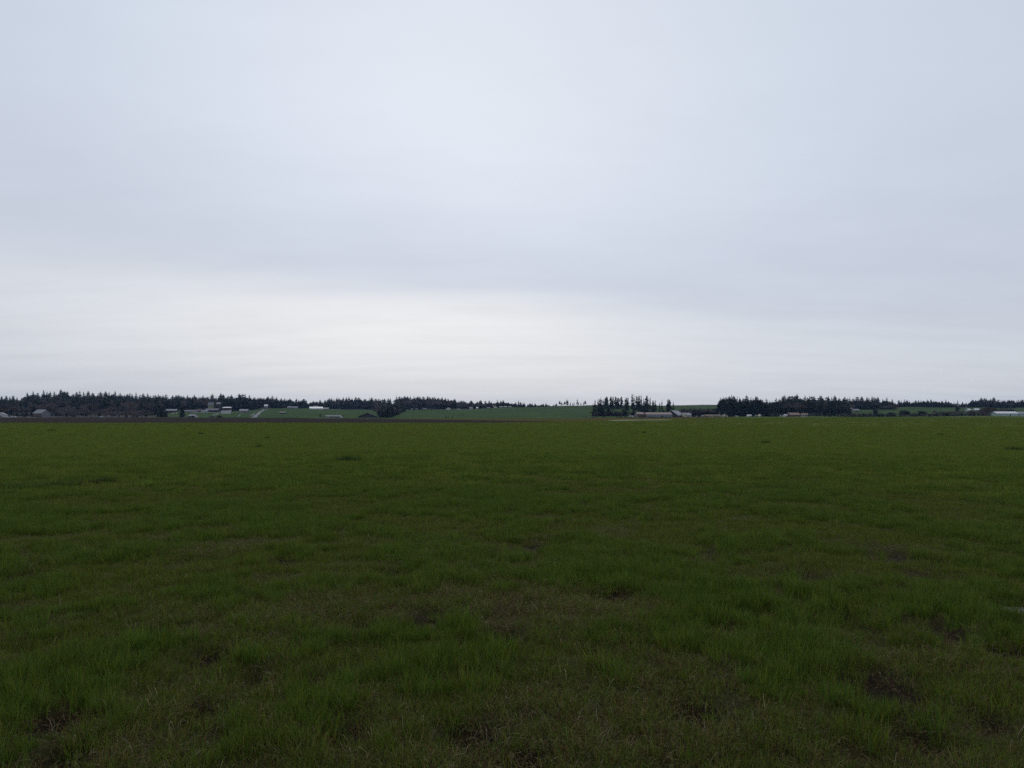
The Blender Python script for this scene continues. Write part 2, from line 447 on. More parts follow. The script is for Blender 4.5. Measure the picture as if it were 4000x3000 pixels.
protos = []  # last argument darkens the near tufts: lens falloff painted into the blade colour
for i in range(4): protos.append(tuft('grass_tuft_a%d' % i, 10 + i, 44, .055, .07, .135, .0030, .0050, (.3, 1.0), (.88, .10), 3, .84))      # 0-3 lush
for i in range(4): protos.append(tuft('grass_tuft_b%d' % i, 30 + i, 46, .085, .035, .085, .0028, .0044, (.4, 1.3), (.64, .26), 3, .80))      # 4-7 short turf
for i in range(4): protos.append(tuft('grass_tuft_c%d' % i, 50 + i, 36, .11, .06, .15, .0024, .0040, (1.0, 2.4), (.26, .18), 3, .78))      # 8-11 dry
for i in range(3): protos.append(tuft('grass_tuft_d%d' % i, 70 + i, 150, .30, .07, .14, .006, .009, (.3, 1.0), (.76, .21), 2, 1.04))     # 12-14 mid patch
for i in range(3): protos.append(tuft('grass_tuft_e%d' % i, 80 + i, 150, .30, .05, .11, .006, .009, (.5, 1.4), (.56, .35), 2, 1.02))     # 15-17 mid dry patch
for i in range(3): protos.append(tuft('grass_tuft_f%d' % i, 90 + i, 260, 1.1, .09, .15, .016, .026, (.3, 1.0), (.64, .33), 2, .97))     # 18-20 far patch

for i in range(3): protos.append(tuft('grass_tuft_g%d' % i, 110 + i, 7, .10, .05, .13, .0034, .0050, (1.1, 2.6), (.08, .12), 4, .95))       # 21-23 single pale stems
for i in range(3): protos.append(tuft('grass_tuft_h%d' % i, 130 + i, 34, .11, .025, .07, .0026, .0046, (2.6, 3.6), (.16, .10), 3, .62))     # 24-26 flat litter on the soil

WET = []                               # puddles: no grass inside
def puddle_at(px, y, rad): 
    d = EYE * F / (y - YH); WET.append(((px - 2000) / F * d, d, rad))
puddle_at(4004, 2383, .15)

def band(r0, r1, dens, azw=48):
    area = math.radians(2 * azw) / 2 * (r1 * r1 - r0 * r0)
    n = int(area * dens)
    az = RNG.uniform(-math.radians(azw), math.radians(azw), n)
    r = np.sqrt(RNG.uniform(r0 * r0, r1 * r1, n))
    return np.sin(az) * r, np.cos(az) * r

def tufts():
    X, Y, S, K = [], [], [], []
    def add(x, y, s, k): X.append(x); Y.append(y); S.append(s); K.append(k)
    for r0, r1, dens, boost in ((1.2, 9, 430, 1.0), (9, 18, 250, 1.15), (18, 32, 110, 1.35)):
        x, y = band(r0, r1, dens)
        dry = dryness(x, y); ho = holes(x, y)
        keep = RNG.random(len(x)) > np.clip(dry * 0.22 + ho * .92, 0, 1)
        keep &= ~((vnoise(x * 5.5, y * 5.0, 91) < 0.22) & (RNG.random(len(x)) < 0.7))       # small dark gaps between tufts
        thin = (fbm(x * 1.7, y * 1.7, 90, 3) < 0.35) & (RNG.random(len(x)) < 0.8)           # worn spots keep only a short stubble
        for wx, wy, wr in WET: keep &= np.hypot(x - wx, np.where(y < wy, .5, .9) * (y - wy)) > wr * 1.1
        x, y, dry, thin = x[keep], y[keep], dry[keep], thin[keep]
        u = RNG.random(len(x))
        lush = fbm(x * 1.1, y * 1.1, 120, 3)
        k = np.where(u < 0.06 + dry * 0.55, RNG.integers(8, 12, len(x)), np.where((lush > .5) & (dry < .55), RNG.integers(0, 4, len(x)), RNG.integers(4, 8, len(x))))
        s = boost * RNG.uniform(.7, 1.2, len(x)) * (0.82 + 0.35 * lush) * np.where(thin, .55, 1)
        k = np.where(thin & (RNG.random(len(x)) < .6), RNG.integers(8, 12, len(x)), k)
        add(x, y, s, k)
    x, y = band(1.5, 14, 42)
    ok = RNG.random(len(x)) < .12 + dryness(x, y) * .85
    add(x[ok], y[ok], RNG.uniform(.7, 1.2, ok.sum()), RNG.integers(21, 24, ok.sum()))
    x, y = band(1.4, 11, 150)
    ok = RNG.random(len(x)) < .10 + dryness(x, y) * .6 + holes(x, y) * .5 + (fbm(x * 1.7, y * 1.7, 90, 3) < .36) * .5
    for wx, wy, wr in WET: ok &= np.hypot(x - wx, y - wy) > wr
    add(x[ok], y[ok], RNG.uniform(.7, 1.3, ok.sum()), RNG.integers(24, 27, ok.sum()))
    # taller rank tufts here and there
    x, y = band(2.5, 16, .9)
    ok = dryness(x, y) < .75
    x, y = x[ok], y[ok]
    for q in range(7):
        ox, oy = RNG.normal(0, .07, len(x)), RNG.normal(0, .07, len(x))
        add(x + ox, y + oy, RNG.uniform(1.1, 1.6, len(x)), RNG.integers(0, 4, len(x)))
    for r0, r1, dens in ((16, 60, 24), (60, 130, 4.5)):
        x, y = band(r0, r1, dens)
        if r0 < 50:
            ok = RNG.random(len(x)) < np.interp(np.hypot(x, y), [16, 34], [.12, 1]); x, y = x[ok], y[ok]
        dry = dryness(x, y); u = RNG.random(len(x))
        k = np.where(u < .2 + dry * .45, RNG.integers(15, 18, len(x)), RNG.integers(12, 15, len(x)))
        add(x, y, RNG.uniform(.8, 1.25, len(x)) * (1.25 if r0 > 50 else 1), k)
    x, y = band(115, 900, 0.3, 44)
    px = 2000 + F * x / y
    lim = np.array([dG(p) for p in px])
    ok = (y < lim - 1) & (RNG.random(len(x)) < np.interp(y, [115, 300, 850], [1.0, .6, .3]))
    ok &= ~((px > 2360) & (px < 2630) & (y > 290) & (y < 450))
    x, y = x[ok], y[ok]
    add(x, y, RNG.uniform(.8, 1.2, len(x)), RNG.integers(18, 21, len(x)))
    X = np.concatenate(X); Y = np.concatenate(Y); S = np.concatenate(S); K = np.concatenate(K)
    Z = gz(X, Y)
    n = len(X)
    rot = np.c_[RNG.normal(0, .10, n), RNG.normal(0, .10, n), RNG.uniform(0, 6.2832, n)]
    hs = RNG.uniform(.8, 1.2, n)
    scl = np.c_[S, S, S * hs]
    print('tufts', n)
    return np.c_[X, Y, Z], rot, scl, K
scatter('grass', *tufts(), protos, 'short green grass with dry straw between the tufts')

# long pale straw in one broken line across the right of the field
def straw_line():
    pts = [(2560, 1655), (2760, 1657), (2992, 1661), (3329, 1671), (3690, 1675), (3962, 1680), (4100, 1682)]
    X = []
    rg = random.Random(5)
    for i in range(300):
        px = rg.uniform(2560, 4080)
        if fbm(np.array(px / 60.), np.array(.3), 5, 3) < .47: continue
        yy = np.interp(px, [p[0] for p in pts], [p[1] for p in pts]) + rg.uniform(-.6, .6)
        ds = np.arange(60, 420, 1.0); ys = YH - (gz((px - 2000) / F * ds, ds) - EYE) / ds * F
        d = float(ds[np.argmin(np.abs(ys - yy))])
        x = (px - 2000) / F * d
        X.append((x, d, float(gz(x, d))))
    n = len(X)
    pr = [tuft('straw_tuft_%d' % i, 200 + i, 40, .30, .10, .22, .012, .02, (.5, 1.5), (.10, .12), 2) for i in range(3)]
    s = RNG.uniform(.7, 1.3, n)
    scatter('dry_grass', X, np.c_[np.zeros(n), np.zeros(n), RNG.uniform(0, 6, n)], np.c_[s, s, s], RNG.integers(0, 3, n), pr, 'broken line of pale dry straw crossing the green field')
straw_line()

# water
def water_mat():
    m, nt, b = new_mat('still water')
    b.inputs['Base Color'].default_value = (.02, .02, .018, 1); b.inputs['Roughness'].default_value = .06; b.inputs['IOR'].default_value = 1.33
    b.inputs['Specular IOR Level'].default_value = .5
    nz = nt.nodes.new('ShaderNodeTexNoise'); nz.inputs['Scale'].default_value = 6
    bp = nt.nodes.new('ShaderNodeBump'); bp.inputs['Strength'].default_value = .03
    nt.links.new(nz.outputs['Fac'], bp.inputs['Height']); nt.links.new(bp.outputs['Normal'], b.inputs['Normal'])
    return m
M['water'] = water_mat()
M['track'] = mat('pale gravel', (.78, .76, .74), .9, .12, .3, spec=.2)
for wx, wy, wr in WET:
    mb = MB(); zz = float(gz(wx, wy)) + .03
    rim = [(wx + math.cos(a) * wr * (1 + .25 * math.sin(3 * a + 1)), wy + math.sin(a) * wr * 1.1 * (1 + .2 * math.cos(2 * a)), zz) for a in np.linspace(0, 6.2832, 29)[:-1]]
    mb.face(rim)
    o = mb.obj('puddle', M['water']); tag(o, 'small puddle reflecting the pale sky among wet grass', None, None, 'structure')
def pool():
    mb = MB(); pxs = np.linspace(2375, 2612, 40)
    rows = []
    for i, p in enumerate(pxs):
        t = i / 39.0
        hw = 11 * min(1, (min(t, 1 - t) * 6) ** .5) * (1 + .25 * math.sin(7 * t)) * (1 - .35 * t)
        rows.append([((p - 2000) / F * d, d) for d in np.linspace(370 - hw, 370 + hw, 6)])
    zs = gz(np.array([[q[0] for q in r] for r in rows]), np.array([[q[1] for q in r] for r in rows]))
    for i in range(39):
        for j in range(5):
            mb.face([(*rows[i][j], zs[i][j] + .06), (*rows[i + 1][j], zs[i + 1][j] + .06), (*rows[i + 1][j + 1], zs[i + 1][j + 1] + .06), (*rows[i][j + 1], zs[i][j + 1] + .06)])
    o = mb.obj('track', M['track'], None, True); tag(o, 'long pale strip of track lying across the field before the cattle', None, None, 'structure')
pool()

# dark tussocks standing out of the field
def tussock_proto(i):
    return tuft('grass_tussock', 300 + i, 420, .8, .18, .42, .010, .018, (.4, 1.3), (.97, .03), 3).data
DARKG = leaf_mat('dark rank grass', False, (.013, .034, .008), .15, .2, .6, .2)
TM = [tussock_proto(i) for i in range(3)]
for m_ in TM: m_.materials[0] = DARKG
for i, (px, y, wpx, lab) in enumerate([
    (1362, 1806, 105, 'widest dark grass tussock standing alone out in the near field'),
    (2992, 1735, 42, 'dark grass tussock alone in front of the white sheds and rust-roofed house'),
    (1044, 1717, 22, 'small dark tussock in the field below the grey hill road'),
    (1012, 1753, 30, 'flat dark tussock a little nearer than the small one below the hill road'),
    (785, 1698, 26, 'low dark tussock in the field below the white paddock fence'),
    (2515, 1694, 22, 'small low tussock in the field straight before the cattle barn'),
    (200, 1686, 34, 'low dark tussock in the field before the grey-roofed house'),
    (3675, 1702, 30, 'low dark tussock just nearer than the pale straw line'),
    (3960, 1763, 70, 'dark grass tussock at the field side before the white-roofed greenhouse'),
    (400, 1890, 110, 'dark grass clump on the near end of the dark grass streak'),
    (255, 1902, 150, 'dark grass clump in the middle of the dark grass streak'),
    (95, 1918, 180, 'broad dark grass clump at the far side of the dark grass streak')]):
    ds = np.arange(8, 420, .5); ys = YH - (gz((px - 2000) / F * ds, ds) - EYE) / ds * F
    d = float(ds[np.argmin(np.abs(ys - y))])
    o = link(bpy.data.objects.new('grass_tussock', TM[i % 3]))
    x = (px - 2000) / F * d
    w = wpx / F * d / 1.8
    o.location = (x, d, float(gz(x, d))); o.scale = (w, min(w, 1.2), .95 if y < 1850 else .62); o.rotation_euler = (0, 0, .15 * (i % 3 - 1))
    tag(o, lab, 'grass tussock', 'dark tussocks in the field')

# ------------------------------------------------------------------ trees
def fir_parts(seed, wid, nwh, z0, power, gap, droop, ragged=.35, lean=0.0):
    rg = random.Random(seed); cr = MB(); tr = MB()
    tr.tube((0, 0, -.03), (lean * .5, 0, .55), .016, .010, 6); tr.tube((lean * .5, 0, .55), (lean, 0, .985), .010, .002, 6)
    for w in range(nwh):
        t = w / (nwh - 1); z = z0 + (0.985 - z0) * t
        cx = lean * z
        L0 = wid * ((1 - t) ** power * (1 - .25 * math.exp(-((t) * 9) ** 1.0)) + .035)
        nb = rg.choice((5, 6, 7)); off = rg.random() * 6.28
        side = 1 + .35 * math.sin(off * 3)
        for b in range(nb):
            if rg.random() < gap: continue
            a = off + b * 6.2832 / nb + rg.uniform(-.35, .35)
            L = L0 * rg.uniform(1 - ragged, 1 + ragged) * side
            hw = L * rg.uniform(.22, .36) + .006
            ca_, sa = math.cos(a), math.sin(a)
            zz = z + rg.uniform(-.012, .012)
            up = rg.uniform(-.05, .12) * L
            m1 = (cx + ca_ * L * .5, sa * L * .5, zz + up - droop * L * .3); e = (cx + ca_ * L, sa * L, zz + up - droop * L)
            base = (cx, 0, zz)
            n = (-sa * hw, ca_ * hw)
            cr.face([base, (m1[0] + n[0], m1[1] + n[1], m1[2] - .01), e])
            cr.face([base, e, (m1[0] - n[0], m1[1] - n[1], m1[2] - .01)])
            cr.face([base, m1, e, (m1[0], m1[1], m1[2] - hw * .9)])
            if rg.random() < .6:
                q = rg.uniform(.3, .8)
                cr.face([(cx + ca_ * L * q + n[0] * .6, sa * L * q + n[1] * .6, zz - droop * L * q + .012), (cx + ca_ * L * q - n[0] * .6, sa * L * q - n[1] * .6, zz - droop * L * q),
                         (cx + ca_ * L * (q + .15), sa * L * (q + .15), zz - droop * L * q - .03)])
    return cr, tr

def bare_parts(seed, spread=.42, twigs=9, tw=.006):
    rg = random.Random(seed); cr = MB(); tr = MB()
    tr.tube((0, 0, -.03), (.01, 0, .3), .022, .015, 6)
    def grow(p, d, L, r, lev):
        e = p + d * L
        (tr if lev < 1 else cr).tube(p, e, r, r * .55, 4 if lev else 5, cap=False)
        if lev == 3:
            for _ in range(twigs):
                v = (d + Vector((rg.uniform(-1, 1), rg.uniform(-1, 1), rg.uniform(-.4, 1)))).normalized()
                q = p.lerp(e, rg.uniform(.2, 1)); w = v.orthogonal().normalized() * tw
                x = q + v * rg.uniform(.04, .085)
                cr.face([q - w, q + w, x])
            return
        n = (6, 4, 3)[lev] if lev < 3 else 0
        for i in range(n):
            a = 6.2832 * i / n + rg.uniform(-.5, .5)
            u = d.orthogonal().normalized(); w = d.cross(u)
            v = (d * rg.uniform(.6, 1.0) + (u * math.cos(a) + w * math.sin(a)) * spread * rg.uniform(.9, 1.8)).normalized()
            v.z = max(v.z, -.05)
            grow(p.lerp(e, rg.uniform(.6, 1)), v.normalized(), L * rg.uniform(.55, .78), r * .5, lev + 1)
    grow(Vector((0, 0, .18)), Vector((rg.uniform(-.1, .1), rg.uniform(-.1, .1), 1)).normalized(), .30, .015, 0)
    return cr, tr

def shrub_parts(seed, n=260, flat=.5, lobes=5, leaf=.085):
    rg = random.Random(seed); cr = MB(); tr = MB()
    for k_ in range(5):
        a = rg.random() * 6.28
        tr.tube((0, 0, -.05), (math.cos(a) * .25, math.sin(a) * .25, .5), .025, .01, 5)
    L = [(rg.uniform(-.32, .32), rg.uniform(-.25, .25), rg.uniform(.3, .6), rg.uniform(.22, .36)) for _ in range(lobes)]
    for i in range(n):
        lx, ly, lz, lr = rg.choice(L)
        v = Vector((rg.gauss(0, 1), rg.gauss(0, 1), rg.gauss(0, 1))).normalized() * lr * rg.uniform(.5, 1.08)
        p = Vector((lx, ly, lz)) + Vector((v.x, v.y, v.z * 1.1))
        if p.z < .02: p.z = rg.uniform(.02, .2)
        d = Vector((rg.gauss(0, 1), rg.gauss(0, 1), rg.gauss(0, .6))).normalized(); w = d.orthogonal().normalized()
        s = leaf * rg.uniform(.6, 1.4)
        cr.face([p - d * s, p + w * s * .7, p + d * s, p - w * s * .7])
    return cr, tr

def merged(cr, tr, name, mats):
    m = MB(); m.v = list(cr.v); m.f = list(cr.f); m.m = [0] * len(cr.f); m.c = list(cr.c)
    o = len(m.v); m.v += tr.v; m.f += [tuple(i + o for i in f) for f in tr.f]; m.m += [1] * len(tr.f); m.c += tr.c
    return m.mesh(name, mats)

KIND = {}                              # kind -> list of (crown mesh, trunk mesh, merged mesh)
def kind(key, gen, crown_mat, n):
    out = []
    for i in range(n):
        cr, tr = gen(i)
        out.append((cr.mesh('crown', [crown_mat]), tr.mesh('trunk', [M['bark']]), merged(cr, tr, key, [crown_mat, M['bark']])))
    KIND[key] = out
kind('ridge_fir', lambda i: fir_parts(400 + i, (.17, .20, .15, .21, .18, .16)[i], 27, .10, (.62, .58, .68, .50, .55, .72)[i], .06, .35), M['needles_far'], 6)
kind('thin_fir', lambda i: fir_parts(430 + i, (.13, .11, .15, .12, .13)[i], 24, (.34, .28, .42, .30, .36)[i], (.45, .55, .4, .6, .5)[i], .30, .5, .55, (.02, -.03, 0, .03, -.01)[i]), M['needles'], 5)
kind('dense_fir', lambda i: fir_parts(460 + i, (.24, .20, .27, .22, .25)[i], 24, .06, (.65, .7, .6, .75, .55)[i], .05, .35, .40), M['needles'], 5)
kind('cone_fir', lambda i: fir_parts(480 + i, (.30, .26, .34)[i], 16, .03, .95, .02, .25, .18), M['needles'], 3)
kind('bare', lambda i: bare_parts(500 + i, .6, 14, .007), M['twig'], 5)
kind('brown_bare', lambda i: bare_parts(520 + i, .75, 30, .010), M['twig_warm'], 4)
kind('shrub', lambda i: shrub_parts(540 + i), M['shrub'], 4)
kind('olive_shrub', lambda i: shrub_parts(560 + i, 220, .5, 4), M['olive'], 3)

def plant(name, key, px, ybase, ytop, label, cat, group=None, depth=None, wide=1.0, parts=True):
    """a tree or shrub standing where the ground shows row ybase (or at the given depth), its top reaching row ytop"""
    d = depth if depth else dep_at(px, ybase)
    x, y, z = P(px, d)
    top = EYE + (YH - ytop) / F * d
    h = max(1.2, top - z)
    cr, tr, al = random.choice(KIND[key])
    rz = random.random() * 6.28
    sc = (h * wide, h * wide, h)
    if parts:
        r = empty(name, (x, y, z), rz); r.scale = sc
        link(bpy.data.objects.new('crown', cr), r); link(bpy.data.objects.new('trunk', tr), r)
    else:
        r = link(bpy.data.objects.new(name, al)); r.location = (x, y, z); r.rotation_euler = (0, 0, rz); r.scale = sc
    tag(r, label, cat, group)
    r['_h'] = h
    return r

# skyline, read off the photograph in eight strips of 500 source pixels (strip, [(x, y) of the enlarged strip])
ENV = {0: [(0,340),(80,335),(180,340),(260,340),(330,345),(380,320),(450,270),(560,250),(640,250),(720,220),(860,240),(940,235),(1010,215),(1090,205),(1150,220),(1220,260),(1250,300),(1330,270),(1440,265),(1560,255),(1680,240),(1780,240),(1840,250),(1930,245),(2000,245),(2060,260)],
 1: [(0,290),(100,300),(200,300),(300,300),(440,300),(560,305),(690,310),(740,325),(800,310),(1000,310),(1100,295),(1250,290),(1380,290),(1450,275),(1560,275),(1700,290),(1900,290),(2050,290),(2150,310)],
 2: [(0,310),(130,320),(280,320),(450,335),(600,345),(680,355),(760,355),(850,370),(870,400),(885,430),(900,410),(950,400),(1050,385),(1200,390),(1300,370),(1400,350),(1500,335),(1600,320),(1800,320),(1900,345),(2050,345),(2150,350)],
 3: [(0,350),(60,350),(130,350),(180,350),(205,305),(300,300),(450,305),(650,310),(850,320),(1000,325),(1100,345),(1230,365),(1280,390),(1400,400),(1500,385),(1600,390),(1750,385),(1850,390),(1950,385),(2060,385),(2150,410)],
 4: [(0,420),(100,410),(230,420),(310,420),(410,430),(470,450),(540,420),(650,440),(700,465),(770,470),(800,478),(820,465),(900,445),(1000,450),(1100,455),(1200,455),(1300,455),(1360,465),(1400,440),(1500,380),(1700,400),(1900,420),(2100,340)],
 5: [(0,380),(150,420),(300,440),(600,455),(900,455),(1330,445),(1360,400),(1390,330),(1500,310),(1650,305),(1740,340),(1850,340),(2000,320),(2100,360)],
 6: [(0,400),(100,390),(180,370),(330,350),(600,330),(800,330),(870,340),(1000,345),(1200,360),(1300,375),(1500,370),(1800,360),(1920,390),(1950,400),(2000,360),(2110,380)],
 7: [(0,420),(60,400),(180,380),(220,400),(400,385),(600,370),(750,380),(920,400),(1000,410),(1100,420),(1240,420),(1280,390),(1400,360),(1500,345),(1570,355),(1690,345),(1750,360),(1900,355),(2100,365),(2212,362)]}
PEAK = {0: [(35,290),(100,280),(165,300),(225,280),(300,310),(470,220),(570,190),(650,230),(745,190),(820,200),(870,215),(935,210),(1055,180),(1110,205),(1165,195),(1265,260),(1330,220),(1385,205),(1445,200),(1525,205),(1605,230),(1740,220),(1815,195),(1885,215),(1990,195),(2075,240),(2140,260),(2195,260)],
 1: [(35,225),(75,240),(140,225),(205,265),(265,250),(300,260),(345,240),(390,265),(435,260),(480,270),(520,260),(560,265),(597,255),(655,250),(780,280),(828,265),(875,275),(910,275),(960,290),(1035,280),(1140,270),(1220,285),(1300,280),(1465,255),(1597,245),(1640,265),(1720,280),(1795,270),(1930,255),(1980,250),(2020,260),(2100,275),(2170,300)],
 2: [(50,305),(200,290),(278,270),(350,312),(430,315),(500,330),(590,305),(700,335),(740,335),(818,335),(860,360),(945,390),(988,355),(1045,370),(1108,355),(1135,370),(1190,350),(1235,355),(1270,330),(1300,330),(1340,340),(1400,315),(1435,335),(1500,315),(1555,310),(1600,305),(1660,310),(1720,310),(1780,310),(1880,320),(1960,320),(2010,315),(2075,320),(2120,335),(2190,325)],
 3: [(15,325),(75,330),(110,335),(222,290),(265,290),(305,290),(350,295),(400,300),(460,295),(510,288),(550,300),(595,300),(632,290),(680,295),(745,295),(790,300),(838,300),(880,310),(945,310),(1010,310),(1060,325),(1110,330),(1160,335),(1210,345),(1240,340),(1300,360),(1335,355),(1365,365),(1405,370),(1490,370),(1520,375),(1610,370),(1645,365),(1680,365),(1755,370),(1820,370),(1855,375),(1960,355),(2020,365),(2060,365),(2160,395)],
 4: [(65,395),(112,370),(140,400),(190,405),(220,395),(310,410),(350,415),(400,420),(470,420),(530,420),(590,415),(645,420),(720,420),(738,415),(770,425)],
 6: [(190,340),(245,285),(285,265),(345,300),(380,275),(420,270),(470,275),(497,262),(545,300),(635,290),(690,290),(730,290),(768,275),(795,275),(895,290),(930,290),(965,325),(1020,300),(1050,295),(1100,310),(1150,285),(1180,295),(1225,325),(1295,330),(1330,305),(1375,315),(1415,320),(1480,305),(1550,288),(1620,300),(1705,310),(1750,330),(1800,300),(1825,295),(1860,330),(1900,300),(1990,345),(2060,320),(2100,370),(2155,350),(2190,390)],
 7: [(55,365),(95,375),(150,355),(190,365),(240,385),(300,370),(340,365),(385,365),(435,375),(480,370),(515,370),(545,355),(605,355),(640,365),(700,370),(800,375),(867,345),(905,385),(1000,405),(1155,395),(1210,410),(1295,355),(1328,340),(1380,350),(1430,335),(1480,325),(1530,330),(1562,320),(1600,340),(1640,340),(1695,315),(1765,340),(1850,345),(1920,350),(1990,355),(2085,345),(2120,355),(2180,355)]}
CREST = [(825,375),(855,395),(882,405),(912,385),(950,350),(968,352),(1010,395),(1050,400),(1073,400),(1125,335),(1150,400),(1190,405),(1240,395),(1265,370),(1295,425),(1335,445)]
STAND = [(4,x,y) for x,y in ((1400,410),(1440,350),(1480,330),(1510,330),(1540,305),(1570,330),(1610,320),(1632,290),(1660,295),(1712,290),(1745,290),(1792,290),(1835,310),(1890,290),(1955,305),(1985,310),(2010,300),(2080,250),(2110,260),(2150,275),(2180,290),(2200,270))] + \
        [(5,x,y) for x,y in ((28,265),(60,315),(90,320),(120,270),(172,310),(215,365),(237,360),(267,355),(335,390),(377,358),(470,345),(490,335),(510,345),(580,380))]
GROVE = [(5,x,y) for x,y in ((1390,310),(1440,295),(1490,300),(1545,285),(1580,268),(1610,280),(1640,290),(1680,290),(1725,300),(1790,325),(1842,275),(1870,310),(1917,300),(1955,320),(2000,290),(2030,290),(2080,340),(2115,350),(2180,330),(2200,345))] + [(6,30,360),(6,70,365),(6,140,320)]
ZOOM = 4.424
def S(k_, x, y): return 500 * k_ + x / ZOOM, 1480 + y / ZOOM
_e = sorted(S(k_, *p) for k_, v in ENV.items() for p in v)
EX = [p[0] for p in _e]; EY = [p[1] for p in _e]
def env(px): return float(np.interp(px, EX, EY))
# where the skyline row of each wood stands
def dSky(px): return float(np.interp(px, [0, 600, 700, 1000, 1100, 1250, 1450, 1560, 1700, 1800, 2000, 2100, 2300, 3010, 3250, 3340, 3480, 3520, 4000],
                                         [1500, 1500, 1520, 1520, 1600, 1640, 1700, 1780, 1780, 1640, 1580, 1540, 1540, 1120, 1150, 1320, 1320, 1450, 1450]))
SECT = [(130, 'above the white farmhouse', 'left'), (290, 'above the grey-roofed house with the pale gable', ''), (480, 'above the pale blue car on the road', ''),
        (620, 'between the pale car and the dark evergreen clump', ''), (740, 'above the farmhouse with two pale roofs', ''), (880, 'above the white paddock fence', ''),
        (1010, 'above the house with the white deck wall', ''), (1200, 'above the grey road climbing the hill', ''), (1300, 'above the red barn with the white roof', ''),
        (1490, 'above the wide dark barn', ''), (1545, 'behind the dark clump on the green slope', ''), (1700, 'on the high crest over the dark clump', ''),
        (1800, 'above the white gabled house at the wood edge', ''), (2000, 'above the row of tiny pale houses', ''), (2180, 'at the bare top of the green slope', ''),
        (3170, 'behind the rust-roofed house', ''), (3300, 'between the rust-roofed house and the hillside houses', ''), (3490, 'above the two hillside houses', ''),
        (3700, 'above the round dark hedgerow bushes', ''), (3800, 'behind the lone fir on the green slope', ''), (9999, 'behind the white-roofed greenhouse', '')]
def sector(px):
    for lim, w, _ in SECT:
        if px < lim: return w
ridge = []
for k_, v in PEAK.items():
    for x, y in v:
        px, yt = S(k_, x, y)
        if k_ == 6 and px < 3040: continue
        ridge.append((px, yt))
by = {}
for px, yt in ridge:
    w = sector(px)
    q_ = random.random()
    o = plant('fir_tree', 'ridge_fir' if q_ < .7 else 'dense_fir', px + random.uniform(-2, 2), 0, yt - 1 + (0 if q_ < .45 else random.uniform(1, 6)), 'dark fir on the skyline ' + w, 'fir tree', 'firs on the skyline ' + w, depth=dSky(px) * random.uniform(.97, 1.03), wide=random.uniform(1.3, 2.1), parts=False)
    by.setdefault(w, []).append((yt, o))
for w, l in by.items():
    l.sort(key=lambda t: t[0])
    l[0][1]['label'] = 'tallest fir standing out of the skyline ' + w
for x, y in CREST:
    px, yt = S(4, x, y)
    plant('fir_tree', 'thin_fir', px, 0, yt, 'thin ragged fir on the bare crest beside the tall stand', 'fir tree', 'ragged firs on the bare crest', depth=1535, wide=1.25, parts=False)
# two of those stand out of the row
cr_ = [o for o in COL.objects if o.get('group') == 'ragged firs on the bare crest']
cr_.sort(key=lambda o: -o['_h'])
cr_[0]['label'] = 'tallest thin spire of the ragged firs on the bare crest'
st = []
for k_, x, y in STAND:
    px, yt = S(k_, x, y)
    st.append(plant('tall_fir_tree', 'thin_fir', px, 0, yt, 'tall thin fir in the stand behind the cattle barn', 'fir tree', 'tall thin firs behind the cattle barn', depth=random.uniform(925, 985), wide=random.uniform(.55, .9)))
st.sort(key=lambda o: -o['_h']); st[0]['label'] = 'tallest of the thin firs rising behind the cattle barn'
st.sort(key=lambda o: o.location.x / o.location.y)
st[0]['label'] = 'short thin fir at the pasture end of the stand behind the cattle barn'
st[-1]['label'] = 'stubby round-topped fir farthest from the crest at the end of the stand'
st[-2]['label'] = 'fir next to the stubby one closing the stand above the dark tall barn'
gv = []
for k_, x, y in GROVE:
    px, yt = S(k_, x, y)
    gv.append(plant('evergreen_tree', 'dense_fir', px, 0, yt, 'dense dark evergreen in the grove behind the small white sheds', 'evergreen tree', 'evergreens in the grove behind the white sheds', depth=random.uniform(925, 990), wide=random.uniform(.75, 1.0)))
gv.sort(key=lambda o: -o['_h']); gv[0]['label'] = 'tallest evergreen of the grove, above the yellow gabled house'
gv.sort(key=lambda o: o.location.x / o.location.y); gv[0]['label'] = 'evergreen at the grove edge nearest the yellow gabled house'
gv[-1]['label'] = 'wind-bent evergreen with a gap beside it where the grove meets the wood'

